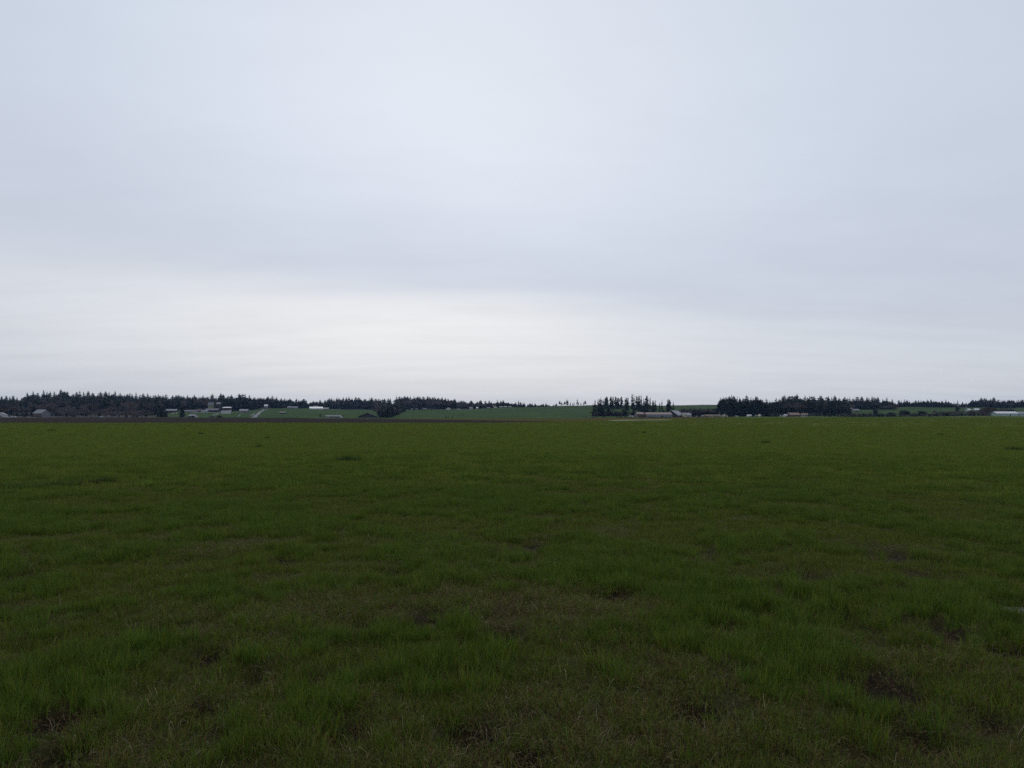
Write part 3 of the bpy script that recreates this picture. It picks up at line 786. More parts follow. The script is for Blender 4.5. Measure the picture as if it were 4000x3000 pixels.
# single trees and shrubs one can point to
for a in [
 ('evergreen_tree', 'dense_fir', 633, 1629, 1582, 'dark spreading evergreen in front of the farmhouse with two pale roofs', 'evergreen tree', 1.2),
 ('evergreen_tree', 'dense_fir', 617, 1629, 1600, 'lower dark evergreen against the flank of the spreading one by the farmhouse', 'evergreen tree', 1.3),
 ('evergreen_tree', 'dense_fir', 648, 1629, 1598, 'squat dark evergreen touching the pale-roofed farmhouse wall', 'evergreen tree', 1.0),
 ('evergreen_tree', 'dense_fir', 712, 1629, 1584, 'dark columnar evergreen between the farmhouse and the white shed', 'evergreen tree', 1.15),
 ('evergreen_tree', 'cone_fir', 1251, 1630, 1611, 'small cone-shaped evergreen beside the low pale house', 'evergreen tree', 1.0),
 ('shrub', 'shrub', 1266, 1630, 1624, 'low dark shrub between the cone evergreen and the low pale house', 'shrub', 2.2),
 ('shrub', 'shrub', 1340, 1631, 1623, 'round dark shrub at the white end of the low pale house', 'shrub', 1.0),
 ('evergreen_tree', 'cone_fir', 1742, 1632.5, 1623, 'bushy dark evergreen, first of three at the foot of the green slope', 'evergreen tree', 1.4),
 ('evergreen_tree', 'cone_fir', 1752, 1632.5, 1624, 'dark evergreen touching the bushy one at the foot of the green slope', 'evergreen tree', 1.2),
 ('evergreen_tree', 'cone_fir', 1767, 1632.5, 1623, 'narrow dark evergreen set apart from the bushy pair on the green slope', 'evergreen tree', .9),
 ('evergreen_tree', 'cone_fir', 1876, 1629, 1621, 'faint small evergreen alone on the open green slope', 'evergreen tree', 1.0),
 ('evergreen_tree', 'cone_fir', 2711, 1630, 1585, 'broad evergreen beside the small white barn with the curved roof', 'evergreen tree', .95),
 ('evergreen_tree', 'cone_fir', 2727, 1630, 1612, 'small evergreen between the broad evergreen and the white camper van', 'evergreen tree', 1.1),
 ('fir_tree', 'dense_fir', 3741, 1611, 1561, 'lone dark fir standing on the green slope', 'fir tree', .9),
 ('shrub', 'shrub', 98, 1631, 1604, 'big dark brown shrub between the white farmhouse and the grey-roofed house', 'shrub', 1.5),
 ('evergreen_tree', 'dense_fir', 133, 1628, 1579, 'dark pine crown rising over the grey-roofed house', 'evergreen tree', 1.1),
 ('brown_tree', 'brown_bare', 12, 1627, 1584, 'brown leafless tree over the white farmhouse', 'tree', 1.3),
 ('brown_tree', 'brown_bare', 206, 1627, 1584, 'brown leafless tree at the pale gable of the grey-roofed house', 'tree', .9),
 ('shrub', 'shrub', 825, 1631, 1623, 'dark brown shrub below the slanting white fence', 'shrub', 2.6),
 ('shrub', 'shrub', 859, 1631, 1622, 'long low dark shrub at the field edge below the white deck wall', 'shrub', 3.2),
 ('shrub', 'shrub', 752, 1630.5, 1623, 'dark shrub hiding the foot of the low white shed', 'shrub', 2.2),
 ('shrub', 'shrub', 3418, 1627, 1594, 'tall dark bush between the hillside houses and the hedgerow', 'shrub', .8),
 ('shrub', 'shrub', 3532, 1627, 1597, 'largest round dark hedgerow bush at the field edge', 'shrub', 1.3),
 ('shrub', 'shrub', 3602, 1627, 1602, 'middle round dark bush of the hedgerow', 'shrub', 1.3),
 ('shrub', 'shrub', 3662, 1627, 1605, 'low wide dark bush of the hedgerow toward the greenhouse', 'shrub', 1.6),
 ('shrub', 'olive_shrub', 3577, 1627, 1611, 'tan bush squeezed between the two roundest dark hedgerow bushes', 'shrub', 1.8),
 ('shrub', 'shrub', 3480, 1627, 1608, 'dark bush beside the largest hedgerow bush', 'shrub', 1.4),
 ('brown_tree', 'brown_bare', 3800, 1627, 1598, 'brown bush-like tree below the white hillside roofs', 'tree', 1.2),
 ('brown_tree', 'brown_bare', 3845, 1626, 1582, 'tall brown leafless tree beside the greenhouse', 'tree', 1.3),
 ('brown_tree', 'brown_bare', 3872, 1626, 1578, 'tallest brown leafless tree, over the end of the greenhouse', 'tree', 1.2),
 ('brown_tree', 'brown_bare', 3915, 1622, 1593, 'brown leafless tree rising behind the middle of the greenhouse roof', 'tree', 1.4),
 ('brown_tree', 'brown_bare', 3946, 1622, 1597, 'low brown tree behind the join of the two greenhouse roofs', 'tree', 1.3),
 ('shrub', 'olive_shrub', 3690, 1627, 1606, 'brownish bush below the lone fir', 'shrub', 1.8),
 ('shrub', 'shrub', 3728, 1627, 1612, 'dark low bush under the lone fir at the field edge', 'shrub', 2.2)]:
    plant(a[0], a[1], a[2], a[3], a[4], a[5], a[6], None, wide=a[7])

# bare trees along the wood's lower edge
def bare_row(n, a, b, yb0, yb1, h0, h1, where, seed, depth=None, key='bare'):
    rg = random.Random(seed)
    for i in range(n):
        px = a + (b - a) * (i + rg.uniform(.1, .9)) / n
        d = depth if depth else dep_at(px, rg.uniform(yb0, yb1))
        d *= rg.uniform(.99, 1.02)
        x, y, z = P(px, d)
        h = rg.uniform(h0, h1)
        plant('bare_tree', key, px, 0, ysrc(x, y, z + h), 'grey-brown leafless tree ' + where, 'tree', 'leafless trees ' + where, depth=d, wide=rg.uniform(.9, 1.4), parts=False)
bare_row(26, 225, 615, 1624, 1627, 8, 15, 'in the low wood behind the pale car', 61, 1000)
bare_row(18, 225, 600, 0, 0, 9, 15, 'halfway up the wood behind the pale car', 62, 1120)
bare_row(14, 1330, 1480, 0, 0, 9, 14, 'at the wood edge over the wide dark barn', 63, 1560)
bare_row(30, 1590, 1800, 0, 0, 9, 15, 'at the wood edge over the green slope', 64, 1570)
bare_row(26, 1800, 2010, 0, 0, 9, 14, 'in the row behind the tiny pale houses', 65, 1545)
bare_row(22, 2650, 2815, 0, 0, 7, 10, 'in the thicket behind the long brown house', 66, 985)
bare_row(18, 3020, 3300, 0, 0, 9, 16, 'in front of the firs behind the rust-roofed house', 67, 960)
bare_row(10, 1490, 1560, 0, 0, 7, 12, 'in the dark clump on the green slope', 68, 1100)
bare_row(8, 3430, 3500, 0, 0, 8, 13, 'beside the hillside houses', 69, 1150)

# the woods behind: one mass
def forest():
    P_, Rr, Sc, K = [], [], [], []
    pr = [m for m in KIND['ridge_fir']] + [m for m in KIND['bare']] + [m for m in KIND['dense_fir']]
    po = [bpy.data.objects.new('wood_tree_%02d' % i, m[2]) for i, m in enumerate(pr)]
    rg = random.Random(99)
    def zone(a, b, d0, d1, n, bare, h0, h1, dense=False, d0f=None, d1f=None, pxr=None, lift=0):
        for _ in range(n):
            px = rg.uniform(a, b)
            lo = d0f(px) if d0f else d0; hi = d1f(px) if d1f else d1
            d = rg.uniform(lo, hi)
            if pxr and not pxr(px, d): continue
            x, y, z = P(px, d)
            lim = EYE + (YH - env(px) - min(20, rg.expovariate(1 / 5.0)) - lift) / F * d
            h = min(rg.uniform(h0, h1), lim - z)
            if h < 2.5: continue
            isb = rg.random() < bare
            P_.append((x, y, z)); Rr.append((0, 0, rg.random() * 6.28))
            w = rg.uniform(1.0, 1.5)
            Sc.append((h * w, h * w, h)); K.append(6 + rg.randrange(5) if isb else (11 + rg.randrange(5) if dense else rg.randrange(6)))
    zone(215, 600, 875, 1010, 130, .8, 5, 11)
    zone(-500, 215, 930, 1020, 130, .6, 6, 11)
    zone(-500, 620, 1000, 1520, 1500, .38, 13, 25)
    zone(-500, -30, 870, 1020, 60, .6, 6, 14)
    zone(600, 1015, 1265, 1560, 620, .28, 13, 24)
    zone(1005, 1225, 1500, 1660, 260, .15, 13, 22)
    zone(1225, 1490, 1545, 1740, 420, .30, 13, 23)
    zone(1476, 1588, 900, 1400, 240, .45, 9, 19, False, None, None, lambda px, d: px < 1527 + (d - 900) * .13)
    zone(1545, 1800, 1560, 1800, 560, .42, 13, 22)
    zone(1790, 2012, 1540, 1650, 260, .55, 8, 17)
    zone(2000, 2172, 1512, 1560, 130, .35, 5, 10)
    zone(2180, 2312, 1515, 1545, 55, .4, 4, 8)
    zone(2312, 2660, 925, 1000, 230, .45, 4, 9)
    zone(2330, 2600, 930, 985, 12, .0, 12, 17)
    zone(2660, 2830, 945, 1010, 480, .75, 6, 11)
    zone(2640, 2815, 1590, 1640, 110, .3, 2.5, 7)
    zone(2806, 3030, 935, 1000, 170, 0, 16, 27, True)
    zone(3000, 3315, 940, 1140, 520, .30, 13, 27)
    zone(3300, 3490, 1230, 1330, 240, .15, 14, 22)
    zone(3490, 3790, 1400, 1460, 260, .2, 9, 16)
    zone(3780, 4500, 1400, 1470, 420, .25, 11, 19)
    zone(3290, 3880, 858, 895, 330, .55, 2.2, 5.0)
    zone(3545, 3790, 1325, 1350, 80, 1.0, 1.6, 3.2)
    zone(3640, 3860, 870, 960, 110, .8, 3.5, 7)
    zone(3820, 3960, 900, 930, 60, 1.0, 6, 12)
    zone(1595, 1700, 1500, 1525, 40, .2, 4, 8)
    zone(3010, 3500, 860, 900, 170, .5, 2.5, 5.5)
    zone(3300, 4000, 858, 885, 150, .6, 2, 4)
    print('forest', len(P_))
    scatter('forest', P_, Rr, Sc, K, po, 'dark mixed woods covering the low hills along the horizon')
forest()

# ------------------------------------------------------------------ buildings
def building(name, label, cat, px0, px1, yb, ye, yr, wall='white', roof='grey_roof', ridge='x', deep=8.0, yaw=0.0, wins=0, door=False, win='glass', gable=None,
             group=None, chimney=False, depth=None, openf=False, over=.4, shed=False):
    pxm = (px0 + px1) / 2
    d = depth if depth else dep_at(pxm, yb)
    w = (px1 - px0) / F * d
    x, y, z = P(pxm, d + deep / 2)
    z = min(z, float(gz((px0 - 2000) / F * d, d)), float(gz((px1 - 2000) / F * d, d)))
    he = EYE + (YH - ye) / F * d - z; hr = EYE + (YH - yr) / F * d - z
    he = max(he, 1.6); hr = max(hr, he + .4)
    r = empty(name, (x, y, z), R(yaw)); tag(r, label, cat, group)
    a, b = w / 2, deep / 2
    m = MB()
    if ridge == 'x':
        L, Wd = a, b; T = lambda u, v, zz: (u, v, zz)          # u along the ridge, v across
    else:
        L, Wd = b, a; T = lambda u, v, zz: (v, u, zz)
    up = hr - he
    lo = -1.0
    if shed:                            # one slope, high side away from the viewer
        prof = [(-Wd, lo), (Wd, lo), (Wd, hr - .05), (-Wd, he - .05)]
    else:
        prof = [(-Wd, lo), (Wd, lo), (Wd, he), (0, hr - .06), (-Wd, he)]
    for sgn in (-1, 1):
        pts = [T(sgn * L, v, zz) for v, zz in prof]
        m.face(pts, 1 if gable else 0)
    n = len(prof)
    for i in range(n):
        if openf and ridge == 'x' and i == n - 1: continue
        v0, z0_ = prof[i]; v1, z1_ = prof[(i + 1) % n]
        m.face([T(-L, v0, z0_), T(L, v0, z0_), T(L, v1, z1_), T(-L, v1, z1_)], 0)
    m.obj('wall', [M[wall], M[gable or wall]], r)
    m = MB(); th = .22
    def slab(v0, z0_, v1, z1_):
        m.hexa([T(-L - over, v0, z0_), T(L + over, v0, z0_), T(L + over, v1, z1_), T(-L - over, v1, z1_),
                T(-L - over, v0, z0_ + th), T(L + over, v0, z0_ + th), T(L + over, v1, z1_ + th), T(-L - over, v1, z1_ + th)])
    if shed:
        s = (hr - he) / (2 * Wd); slab(-Wd - over, he - s * over, Wd + over, hr + s * over)
    else:
        s = up / Wd
        slab(-Wd - over, he - s * over, -.002, hr); slab(.002, hr, Wd + over, he - s * over)
    m.obj('roof', M[roof], r)
    if wins:
        for i in range(wins):
            cx = -a + 2 * a * (i + .5) / wins
            ww = min(.7, a / wins * .5); zz = min(he * .55, 1.6)
            mw = MB(); mw.box(cx - ww, cx + ww, -b - .06, -b + .02, zz - .55, zz + .55)
            mw.obj('window', M[win], r)
    if door:
        mw = MB(); cx = a * .25; hh = min(2.1, he * .8); mw.box(cx - .6, cx + .6, -b - .07, -b + .02, 0, hh); mw.obj('door', M['dark_wood'], r)
    if chimney:
        mw = MB(); mw.box(-a * .4 - .35, -a * .4 + .35, -.35, .35, he, hr + 1.0); mw.obj('chimney', M['grey_wall'], r)
    return r

B = building
B('farmhouse', 'white farmhouse at the very edge of the view beneath the brown tree', 'house', -14, 22, 1629, 1620, 1612, 'white', 'grey_roof', 'y', 8, 12, 3, True, depth=862)
B('house', 'grey-roofed house with dark wall and pale gable beside brown tree', 'house', 136, 190, 1628, 1614, 1600, 'brown_wood', 'grey_roof', 'x', 11, -24, 3, True, 'glass', 'grey_wall', chimney=True, depth=866)
B('farmhouse', 'farmhouse with two pale low roofs between dark evergreens', 'house', 650, 692, 1613, 1604, 1598.5, 'dark_wood', 'pale_roof', 'x', 9, 6, 3, True)
B('house', 'small tan-roofed house half hidden above the farmhouse with two pale roofs', 'house', 679, 697, 1600, 1596, 1590, 'grey_wall', 'tan_wood', 'x', 7, -10, 1)
B('shed', 'low white shed at the field edge behind dark shrub', 'shed', 739, 770, 1630, 1626, 1619, 'dark_wood', 'pale_roof', 'x', 6, -22, 0, True, 'glass', 'white')
B('house', 'long grey house at the near end of the white paddock fence', 'house', 724, 770, 1611, 1607, 1602, 'mauve_wall', 'dim_roof', 'x', 9, 4, 4, True)
B('house', 'small brown-roofed house just behind the level white paddock fence', 'house', 772, 789, 1610, 1604, 1597.5, 'grey_wall', 'brown_wood', 'x', 8, 0, 2)
B('house', 'pale low house behind the white paddock fence beside the brown roof', 'house', 790, 812, 1611, 1607, 1603, 'teal', 'grey_roof', 'x', 8, 0, 3)
B('house', 'tall yellowish hillside house with grey roof among the firs', 'house', 815, 834, 1595, 1583, 1571, 'dim_cream', 'dim_roof', 'x', 9, 8, 2, False, depth=1245)
B('house', 'dim grey house beside the tall yellowish hillside house', 'house', 848, 863, 1590, 1578, 1572, 'dark_wood', 'grey_roof', 'x', 8, 0, 2, depth=1250)
B('house', 'grey house behind the white fence below the yellowish hillside house', 'house', 806, 855, 1610, 1602, 1596, 'dark_wood', 'dim_roof', 'x', 9, 0, 5, True)
r = B('house', 'house with pale flat roof over a white deck wall', 'house', 872, 902, 1616, 1593, 1590, 'dark_wood', 'white_roof', 'x', 8, 4, 2, False, shed=True)
m = MB(); d_ = r.location.y
m.hexa([(-6.5, -7.5, -1), (7.2, -7.5, -1), (7.2, -4.4, -1), (-6.5, -4.4, -1), (-6.5, -7.5, 4.6), (8.2, -7.5, 5.2), (8.2, -4.4, 5.2), (-6.5, -4.4, 4.6)]); m.obj('deck_wall', M['white'], r)
m = MB(); m.tube((-3, -7.8, 0), (-3, -7.8, 9.4), .12, .1); m.obj('deck_post', M['white'], r)
B('house', 'grey house with pale windows between the deck wall and the hill road', 'house', 938, 970, 1613, 1604, 1599, 'grey_wall', 'pale_roof', 'x', 9, 0, 3, True, 'pale_pane')
B('house', 'small house with bright white roof at the top of the grey hill road', 'house', 1034, 1046, 1597, 1586, 1580.5, 'grey_wall', 'white_roof', 'x', 8, 10, 2, depth=1300)
B('shed', 'open shed with pinkish pale roof alone on the green slope', 'shed', 1094, 1117, 1617, 1612, 1608.5, 'dark_wood', 'tan_wood', 'x', 6, 0, 0, True)
B('house', 'dull mauve house in the trees above the open shed', 'house', 1124, 1144, 1599, 1592, 1587, 'mauve_wall', 'grey_roof', 'x', 8, 0, 2, depth=1420)
B('house', 'second dull mauve house, nearer the red barn', 'house', 1147, 1163, 1599, 1592, 1588, 'mauve_wall', 'grey_roof', 'x', 8, 0, 2, depth=1420)
B('barn', 'red barn with long bright white roof at the wood edge', 'barn', 1210, 1260, 1599, 1595, 1589, 'white', 'white_roof', 'x', 14, 16, 0, True, 'glass', 'red_wall', depth=1445)
B('barn', 'barn with tan roof showing behind the long white roof', 'barn', 1223, 1243, 1597, 1590, 1585.5, 'tan_wood', 'tan_wood', 'x', 9, 0, 1, depth=1475)
B('shed', 'low pale shed at the open end of the white-roofed red barn', 'shed', 1264, 1284, 1599, 1596, 1593, 'grey_wall', 'pale_roof', 'x', 7, 0, 1, depth=1440)
B('house', 'low pale house between the cone evergreen and the round shrub', 'house', 1274, 1310, 1631.5, 1627, 1622, 'grey_wall', 'dim_roof', 'x', 9, 4, 4, True, 'pale_pane')
B('house', 'low grey house with a white end beside the round shrub', 'house', 1306, 1335, 1632, 1627, 1621.5, 'grey_wall', 'dim_roof', 'x', 8, -14, 3, True, 'glass', 'white')
B('barn', 'wide dark barn with low spreading roof on the green slope', 'barn', 1402, 1474, 1631.5, 1627, 1613, 'dark_wood', 'dark_wood', 'y', 18, 8, 0, True, over=1.0)
for i, (a, b, t, w_, rf, lab) in enumerate([
 (1606, 1632, 1597, 'grey_wall', 'grey_roof', 'low grey house at the wood edge nearest the dark clump'),
 (1650, 1668, 1597, 'mauve_wall', 'grey_roof', 'low dull house at the wood edge between two dark shrubs'),
 (1742, 1760, 1592, 'white', 'white_roof', 'white gabled house at the wood edge on the green slope'),
 (1766, 1779, 1596.5, 'tan_wood', 'pale_roof', 'tan-walled house next to the white gabled house'),
 (1783, 1800, 1596.5, 'white', 'pale_roof', 'pale low house, second from the white gabled house'),
 (1834, 1846, 1590, 'white', 'grey_roof', 'tiny white house set back among leafless trees'),
 (1861, 1867, 1590, 'white', 'white_roof', 'tiniest bright white shed beside a dark fir'),
 (1902, 1914, 1592, 'grey_wall', 'grey_roof', 'tiny grey house just past the dark fir on the slope top'),
 (1931, 1940, 1590, 'white', 'pale_roof', 'tiny pale house before the dense row of houses'),
 (1951, 1963, 1588.5, 'grey_wall', 'pale_roof', 'first pale house of the dense row on the slope top'),
 (1968, 1979, 1587.5, 'teal', 'pale_roof', 'teal-walled house in the dense row on the slope top'),
 (1985, 1998, 1588, 'white', 'grey_roof', 'last white house of the dense row on the slope top'),
 (2178, 2191, 1586, 'white', 'white_roof', 'flat white shed on the bare crest by the ragged firs')]):
    d = dep_at((a + b) / 2, 0, 840, dW((a + b) / 2) - 15)
    x, y, z = P((a + b) / 2, d); yb = ysrc(x, y, z)
    t = min(t, yb - 4)
    B('house' if 'house' in lab else 'shed', lab, 'house' if 'house' in lab else 'shed', a, b, yb, t + (yb - t) * .5, t, w_, rf, 'y' if 'gabled' in lab else 'x', 7, 0, 2, depth=d)
# the cattle farm
r = B('shed', 'open-fronted shed with rusty roof next to the white trailer', 'shed', 2484, 2511, 1632, 1617.5, 1611, 'brown_wood', 'rust_roof', 'x', 12, 8, 0, False, 'glass', 'grey_wall')
m = MB()
for q in (-3.5, 0, 3.5): m.box(q - .15, q + .15, -6.3, -6.02, 0, 4)
m.obj('post', M['dark_wood'], r)
B('barn', 'long blue-grey cattle barn with rusty roof', 'barn', 2518, 2620, 1632.5, 1619, 1611.5, 'blue_wall', 'rust_roof', 'x', 14, 5, 0, True, 'glass', 'tan_wood')
B('barn', 'tall dark barn with pale sloping roof behind the cattle barn', 'barn', 2609, 2662, 1632, 1622, 1604, 'dark_wood', 'pale_roof', 'y', 22, -34, 0, True, depth=905, over=.7)
B('shed', 'cream shed with grey roof between the tall dark barn and white barn', 'shed', 2664, 2692, 1631, 1620, 1612.5, 'cream', 'grey_roof', 'x', 9, 0, 1, True, depth=905)
r = B('barn', 'small white barn with curved pale roof beside broad evergreen', 'barn', 2683, 2699, 1631, 1622, 1615.5, 'white', 'pale_roof', 'x', 7, -12, 1, True, depth=882)
B('house', 'long low brown house with a row of pale windows', 'house', 2752, 2811, 1630.5, 1625, 1620.5, 'tan_wood', 'tan_wood', 'x', 8, 3, 7, True, 'pale_pane')
r = B('house', 'yellow gabled house at the end of the long brown house', 'house', 2815, 2842, 1630, 1623, 1617, 'cream', 'pale_roof', 'y', 9, -16, 2, True)
m = MB(); m.tube((-5, 1, 3), (-5, 1, 8), .25, .22); m.obj('chimney', M['tan_wood'], r)
B('shed', 'boxy white shed under the evergreen grove', 'shed', 2918, 2933, 1628.8, 1623, 1620.5, 'white', 'white_roof', 'x', 4, 0, 0, True)
B('shed', 'narrow white shed with pitched roof under the grove', 'shed', 2964, 2973, 1628.8, 1623, 1619.5, 'white', 'cream', 'y', 4, 0, 0, True)
B('shed', 'tiny pale shed between the two white sheds under the grove', 'shed', 2950, 2957, 1628.8, 1625, 1622, 'pale_roof', 'pale_roof', 'x', 3, 0, 0, True)
B('shed', 'white shed against the wall of the rust-roofed house', 'shed', 3062, 3073, 1628, 1622, 1619.5, 'white', 'white_roof', 'x', 4, 0, 0, True)
B('house', 'house with wide rust-brown roof and dark wall at the field edge', 'house', 3077, 3118, 1628, 1620, 1612.5, 'brown_wood', 'rust_roof2', 'x', 10, 10, 4, True, over=.9)
B('house', 'smaller rust-roofed house with a white front', 'house', 3132, 3151, 1628, 1619.5, 1615, 'white', 'rust_roof2', 'x', 7, -14, 2, True, 'glass', 'white', over=.8)
B('house', 'upper hillside house with pale roof in front of the firs', 'house', 3306, 3325, 1605, 1599, 1592, 'mauve_wall', 'pale_roof', 'x', 9, 8, 2, True)
B('house', 'lower wider hillside house with grey roof on the green slope', 'house', 3331, 3353, 1608, 1603, 1598, 'mauve_wall', 'pale_roof', 'x', 8, -8, 3, True)
B('house', 'white-roofed house on the slope next to the lone fir', 'house', 3776, 3787, 1606, 1601, 1596.5, 'white', 'white_roof', 'x', 8, 14, 1, True)
B('house', 'wider white-roofed house on the slope behind the brown trees', 'house', 3803, 3822, 1605, 1602, 1596, 'teal', 'white_roof', 'x', 8, 0, 2, True)
B('greenhouse', 'white-roofed greenhouse with pale teal walls at the field edge', 'greenhouse', 3884, 3962, 1626, 1615, 1608, 'teal', 'white_roof', 'x', 14, -8, 6, True, 'white')
B('shed', 'small white lean-to at the end of the teal greenhouse', 'shed', 3878, 3890, 1625.5, 1619, 1616.5, 'white', 'white_roof', 'x', 5, 0, 0, True, depth=868, shed=True)
B('greenhouse', 'farther teal greenhouse cut by the edge of the view', 'greenhouse', 3960, 4075, 1625.5, 1616, 1609, 'teal', 'pale_roof', 'x', 14, -4, 8, True, 'white', depth=905)

# ------------------------------------------------------------------ vehicles
def wheel(parent, x, y, rad):
    m = MB(); m.tube((x, y - .1, rad), (x, y + .1, rad), rad, rad, 12); m.obj('wheel', M['tyre'], parent)
def car(label, px, yb, paint, cat='car', L=4.4, H=1.5, rz=0.0, van=False, depth=None, group=None):
    d = depth or dep_at(px, yb); x, y, z = P(px, d)
    r = empty('van' if van else 'car', (x, y, z), rz); tag(r, label, cat, group)
    a, w = L / 2, .88
    m = MB(); lowh = .9 if not van else 1.1
    m.hexa([(-a, -w, .3), (a, -w, .3), (a, w, .3), (-a, w, .3), (-a, -w * .97, lowh * .92), (a, -w * .97, lowh), (a, w * .97, lowh), (-a, w * .97, lowh * .92)])
    fx = -a * .45 if not van else -a * .72; bx = a * .8 if not van else a * .98
    m.hexa([(fx - .35, -w * .95, lowh), (bx + (.1 if not van else 0), -w * .95, lowh), (bx + (.1 if not van else 0), w * .95, lowh), (fx - .35, w * .95, lowh),
            (fx + .25, -w * .8, H), (bx - .3, -w * .8, H), (bx - .3, w * .8, H), (fx + .25, w * .8, H)])
    m.obj('body', M[paint], r)
    m = MB()
    for sgn in (-1, 1):
        y0 = sgn * (w * .95 + .012); y1 = sgn * (w * .82 + .012)
        m.face([(fx, y0, lowh + .06), (bx - .1, y0, lowh + .06), (bx - .4, y1, H - .12), (fx + .3, y1, H - .12)])
    m.obj('side_window', M['glass'], r)
    for sx in (-a * .62, a * .62):
        for sy in (-w, w): wheel(r, sx, sy, .33)
    return r
def trailer(name, label, px0, px1, yb, yt, paint='white', cat='trailer', depth=None, nose=.0):
    pm = (px0 + px1) / 2; d = depth or dep_at(pm, yb); x, y, z = P(pm, d)
    L = (px1 - px0) / F * d; H = max(2.2, EYE + (YH - yt) / F * d - z); a = L / 2
    r = empty(name, (x, y, z), 0); tag(r, label, cat)
    m = MB(); m.hexa([(-a, -1.2, .6), (a, -1.2, .6), (a, 1.2, .6), (-a, 1.2, .6), (-a + nose, -1.15, H), (a - .1, -1.15, H), (a - .1, 1.15, H), (-a + nose, 1.15, H)]); m.obj('body', M[paint], r)
    m = MB(); m.box(-a * .4, a * .5, -1.24, -1.19, H * .55, H * .75); m.obj('window', M['glass'], r)
    for sx in (-.5, .5): wheel(r, sx, -1.0, .38); wheel(r, sx, 1.0, .38)
    m = MB(); m.tube((-a, 0, .6), (-a - 1.2, 0, .55), .06, .05); m.obj('drawbar', M['tyre'], r)
    return r
car('pale blue car on the road below the woods', 393, 1629, 'blue_paint', L=4.6, depth=856)
car('white van parked beside the white farmhouse', 40, 1629, 'white', 'van', 5.2, 2.3, 0, True, depth=857)
car('low white car parked past the white van by the farmhouse', 56, 1629, 'white', 'car', 4.6, 1.6, depth=857)
car('dark car with pale roof parked by the pale gable of the grey-roofed house', 230, 1629, 'dark_paint', 'car', 4.8, 1.6, depth=858)
car('white car parked behind the level paddock fence', 826, 1607, 'white', 'car')
trailer('trailer', 'white stock trailer parked beside the open-fronted rusty shed', 2457, 2474, 1632.2, 1623.5, nose=.9)
car('long dark pickup truck parked under the broad evergreen', 2711, 1631.5, 'dark_paint', 'pickup truck', 5.4, 1.7)
car('pale car parked between the two evergreens near the small white barn', 2718, 1629.5, 'pale_roof' if False else 'blue_paint', 'car', 4.4, 1.6)
trailer('camper_van', 'white camper van with sloped nose at the end of the brown house', 2740, 2750, 1630, 1621.5, 'white', 'camper van', nose=1.0)
car('white car parked before the white shed of the rust-roofed house', 3052, 1628.2, 'white', 'car', 4.6, 1.5)
car('pale car under the grove evergreens nearest the yellow gabled house', 2877, 1629, 'white', 'car', 4.4, 1.3)

# ------------------------------------------------------------------ fences, road, poles
def fence(label, pts, mat_='white', h=1.3, step=4.0):
    P3 = []
    for px, yb in pts:
        d = dep_at(px, yb); P3.append(Vector(P(px, d)))
    r = empty('fence', P3[0]); tag(r, label, 'fence')
    o = P3[0]; posts = []
    for a, b in zip(P3, P3[1:]):
        n = max(1, int((b - a).length / step))
        for i in range(n):
            q = a.lerp(b, i / n); posts.append(Vector((q.x, q.y, float(gz(q.x, q.y)))) - o)
    posts.append(P3[-1] - o)
    for q in posts[:100]:
        m = MB(); m.box(q.x - .09, q.x + .09, q.y - .09, q.y + .09, q.z - .3, q.z + h); m.obj('post', M[mat_], r)
    for k_ in range(3):
        m = MB(); zz = h * (.32 + .3 * k_)
        for a, b in zip(posts, posts[1:]):
            dv = Vector((b.x - a.x, b.y - a.y, 0)).normalized(); nn = Vector((dv.y, -dv.x, 0)) * .13
            t0, t1 = zz - .09, zz + .09
            for s_ in (nn * .7, nn * 1.1):
                m.face([a + s_ + Vector((0, 0, t0)), b + s_ + Vector((0, 0, t0)), b + s_ + Vector((0, 0, t1)), a + s_ + Vector((0, 0, t1))])
            m.face([a + nn * .7 + Vector((0, 0, t1)), b + nn * .7 + Vector((0, 0, t1)), b + nn * 1.1 + Vector((0, 0, t1)), a + nn * 1.1 + Vector((0, 0, t1))])
        m.obj('rail', M[mat_], r)
fence('long level white paddock fence below the hillside houses', [(742, 1613.5), (800, 1613.2), (856, 1613.5)])
fence('slanting white fence running down from the level paddock fence', [(857, 1614), (845, 1620), (831, 1626.5)])
fence('short white fence below the grey house with pale windows', [(939, 1620), (937, 1624), (930, 1629)])
fence('slanting white fence beside the grey hill road', [(994, 1614.5), (986, 1622), (977, 1629.5)])
fence('short pale fence between the two dark evergreens by the farmhouse', [(668, 1619), (694, 1613)])

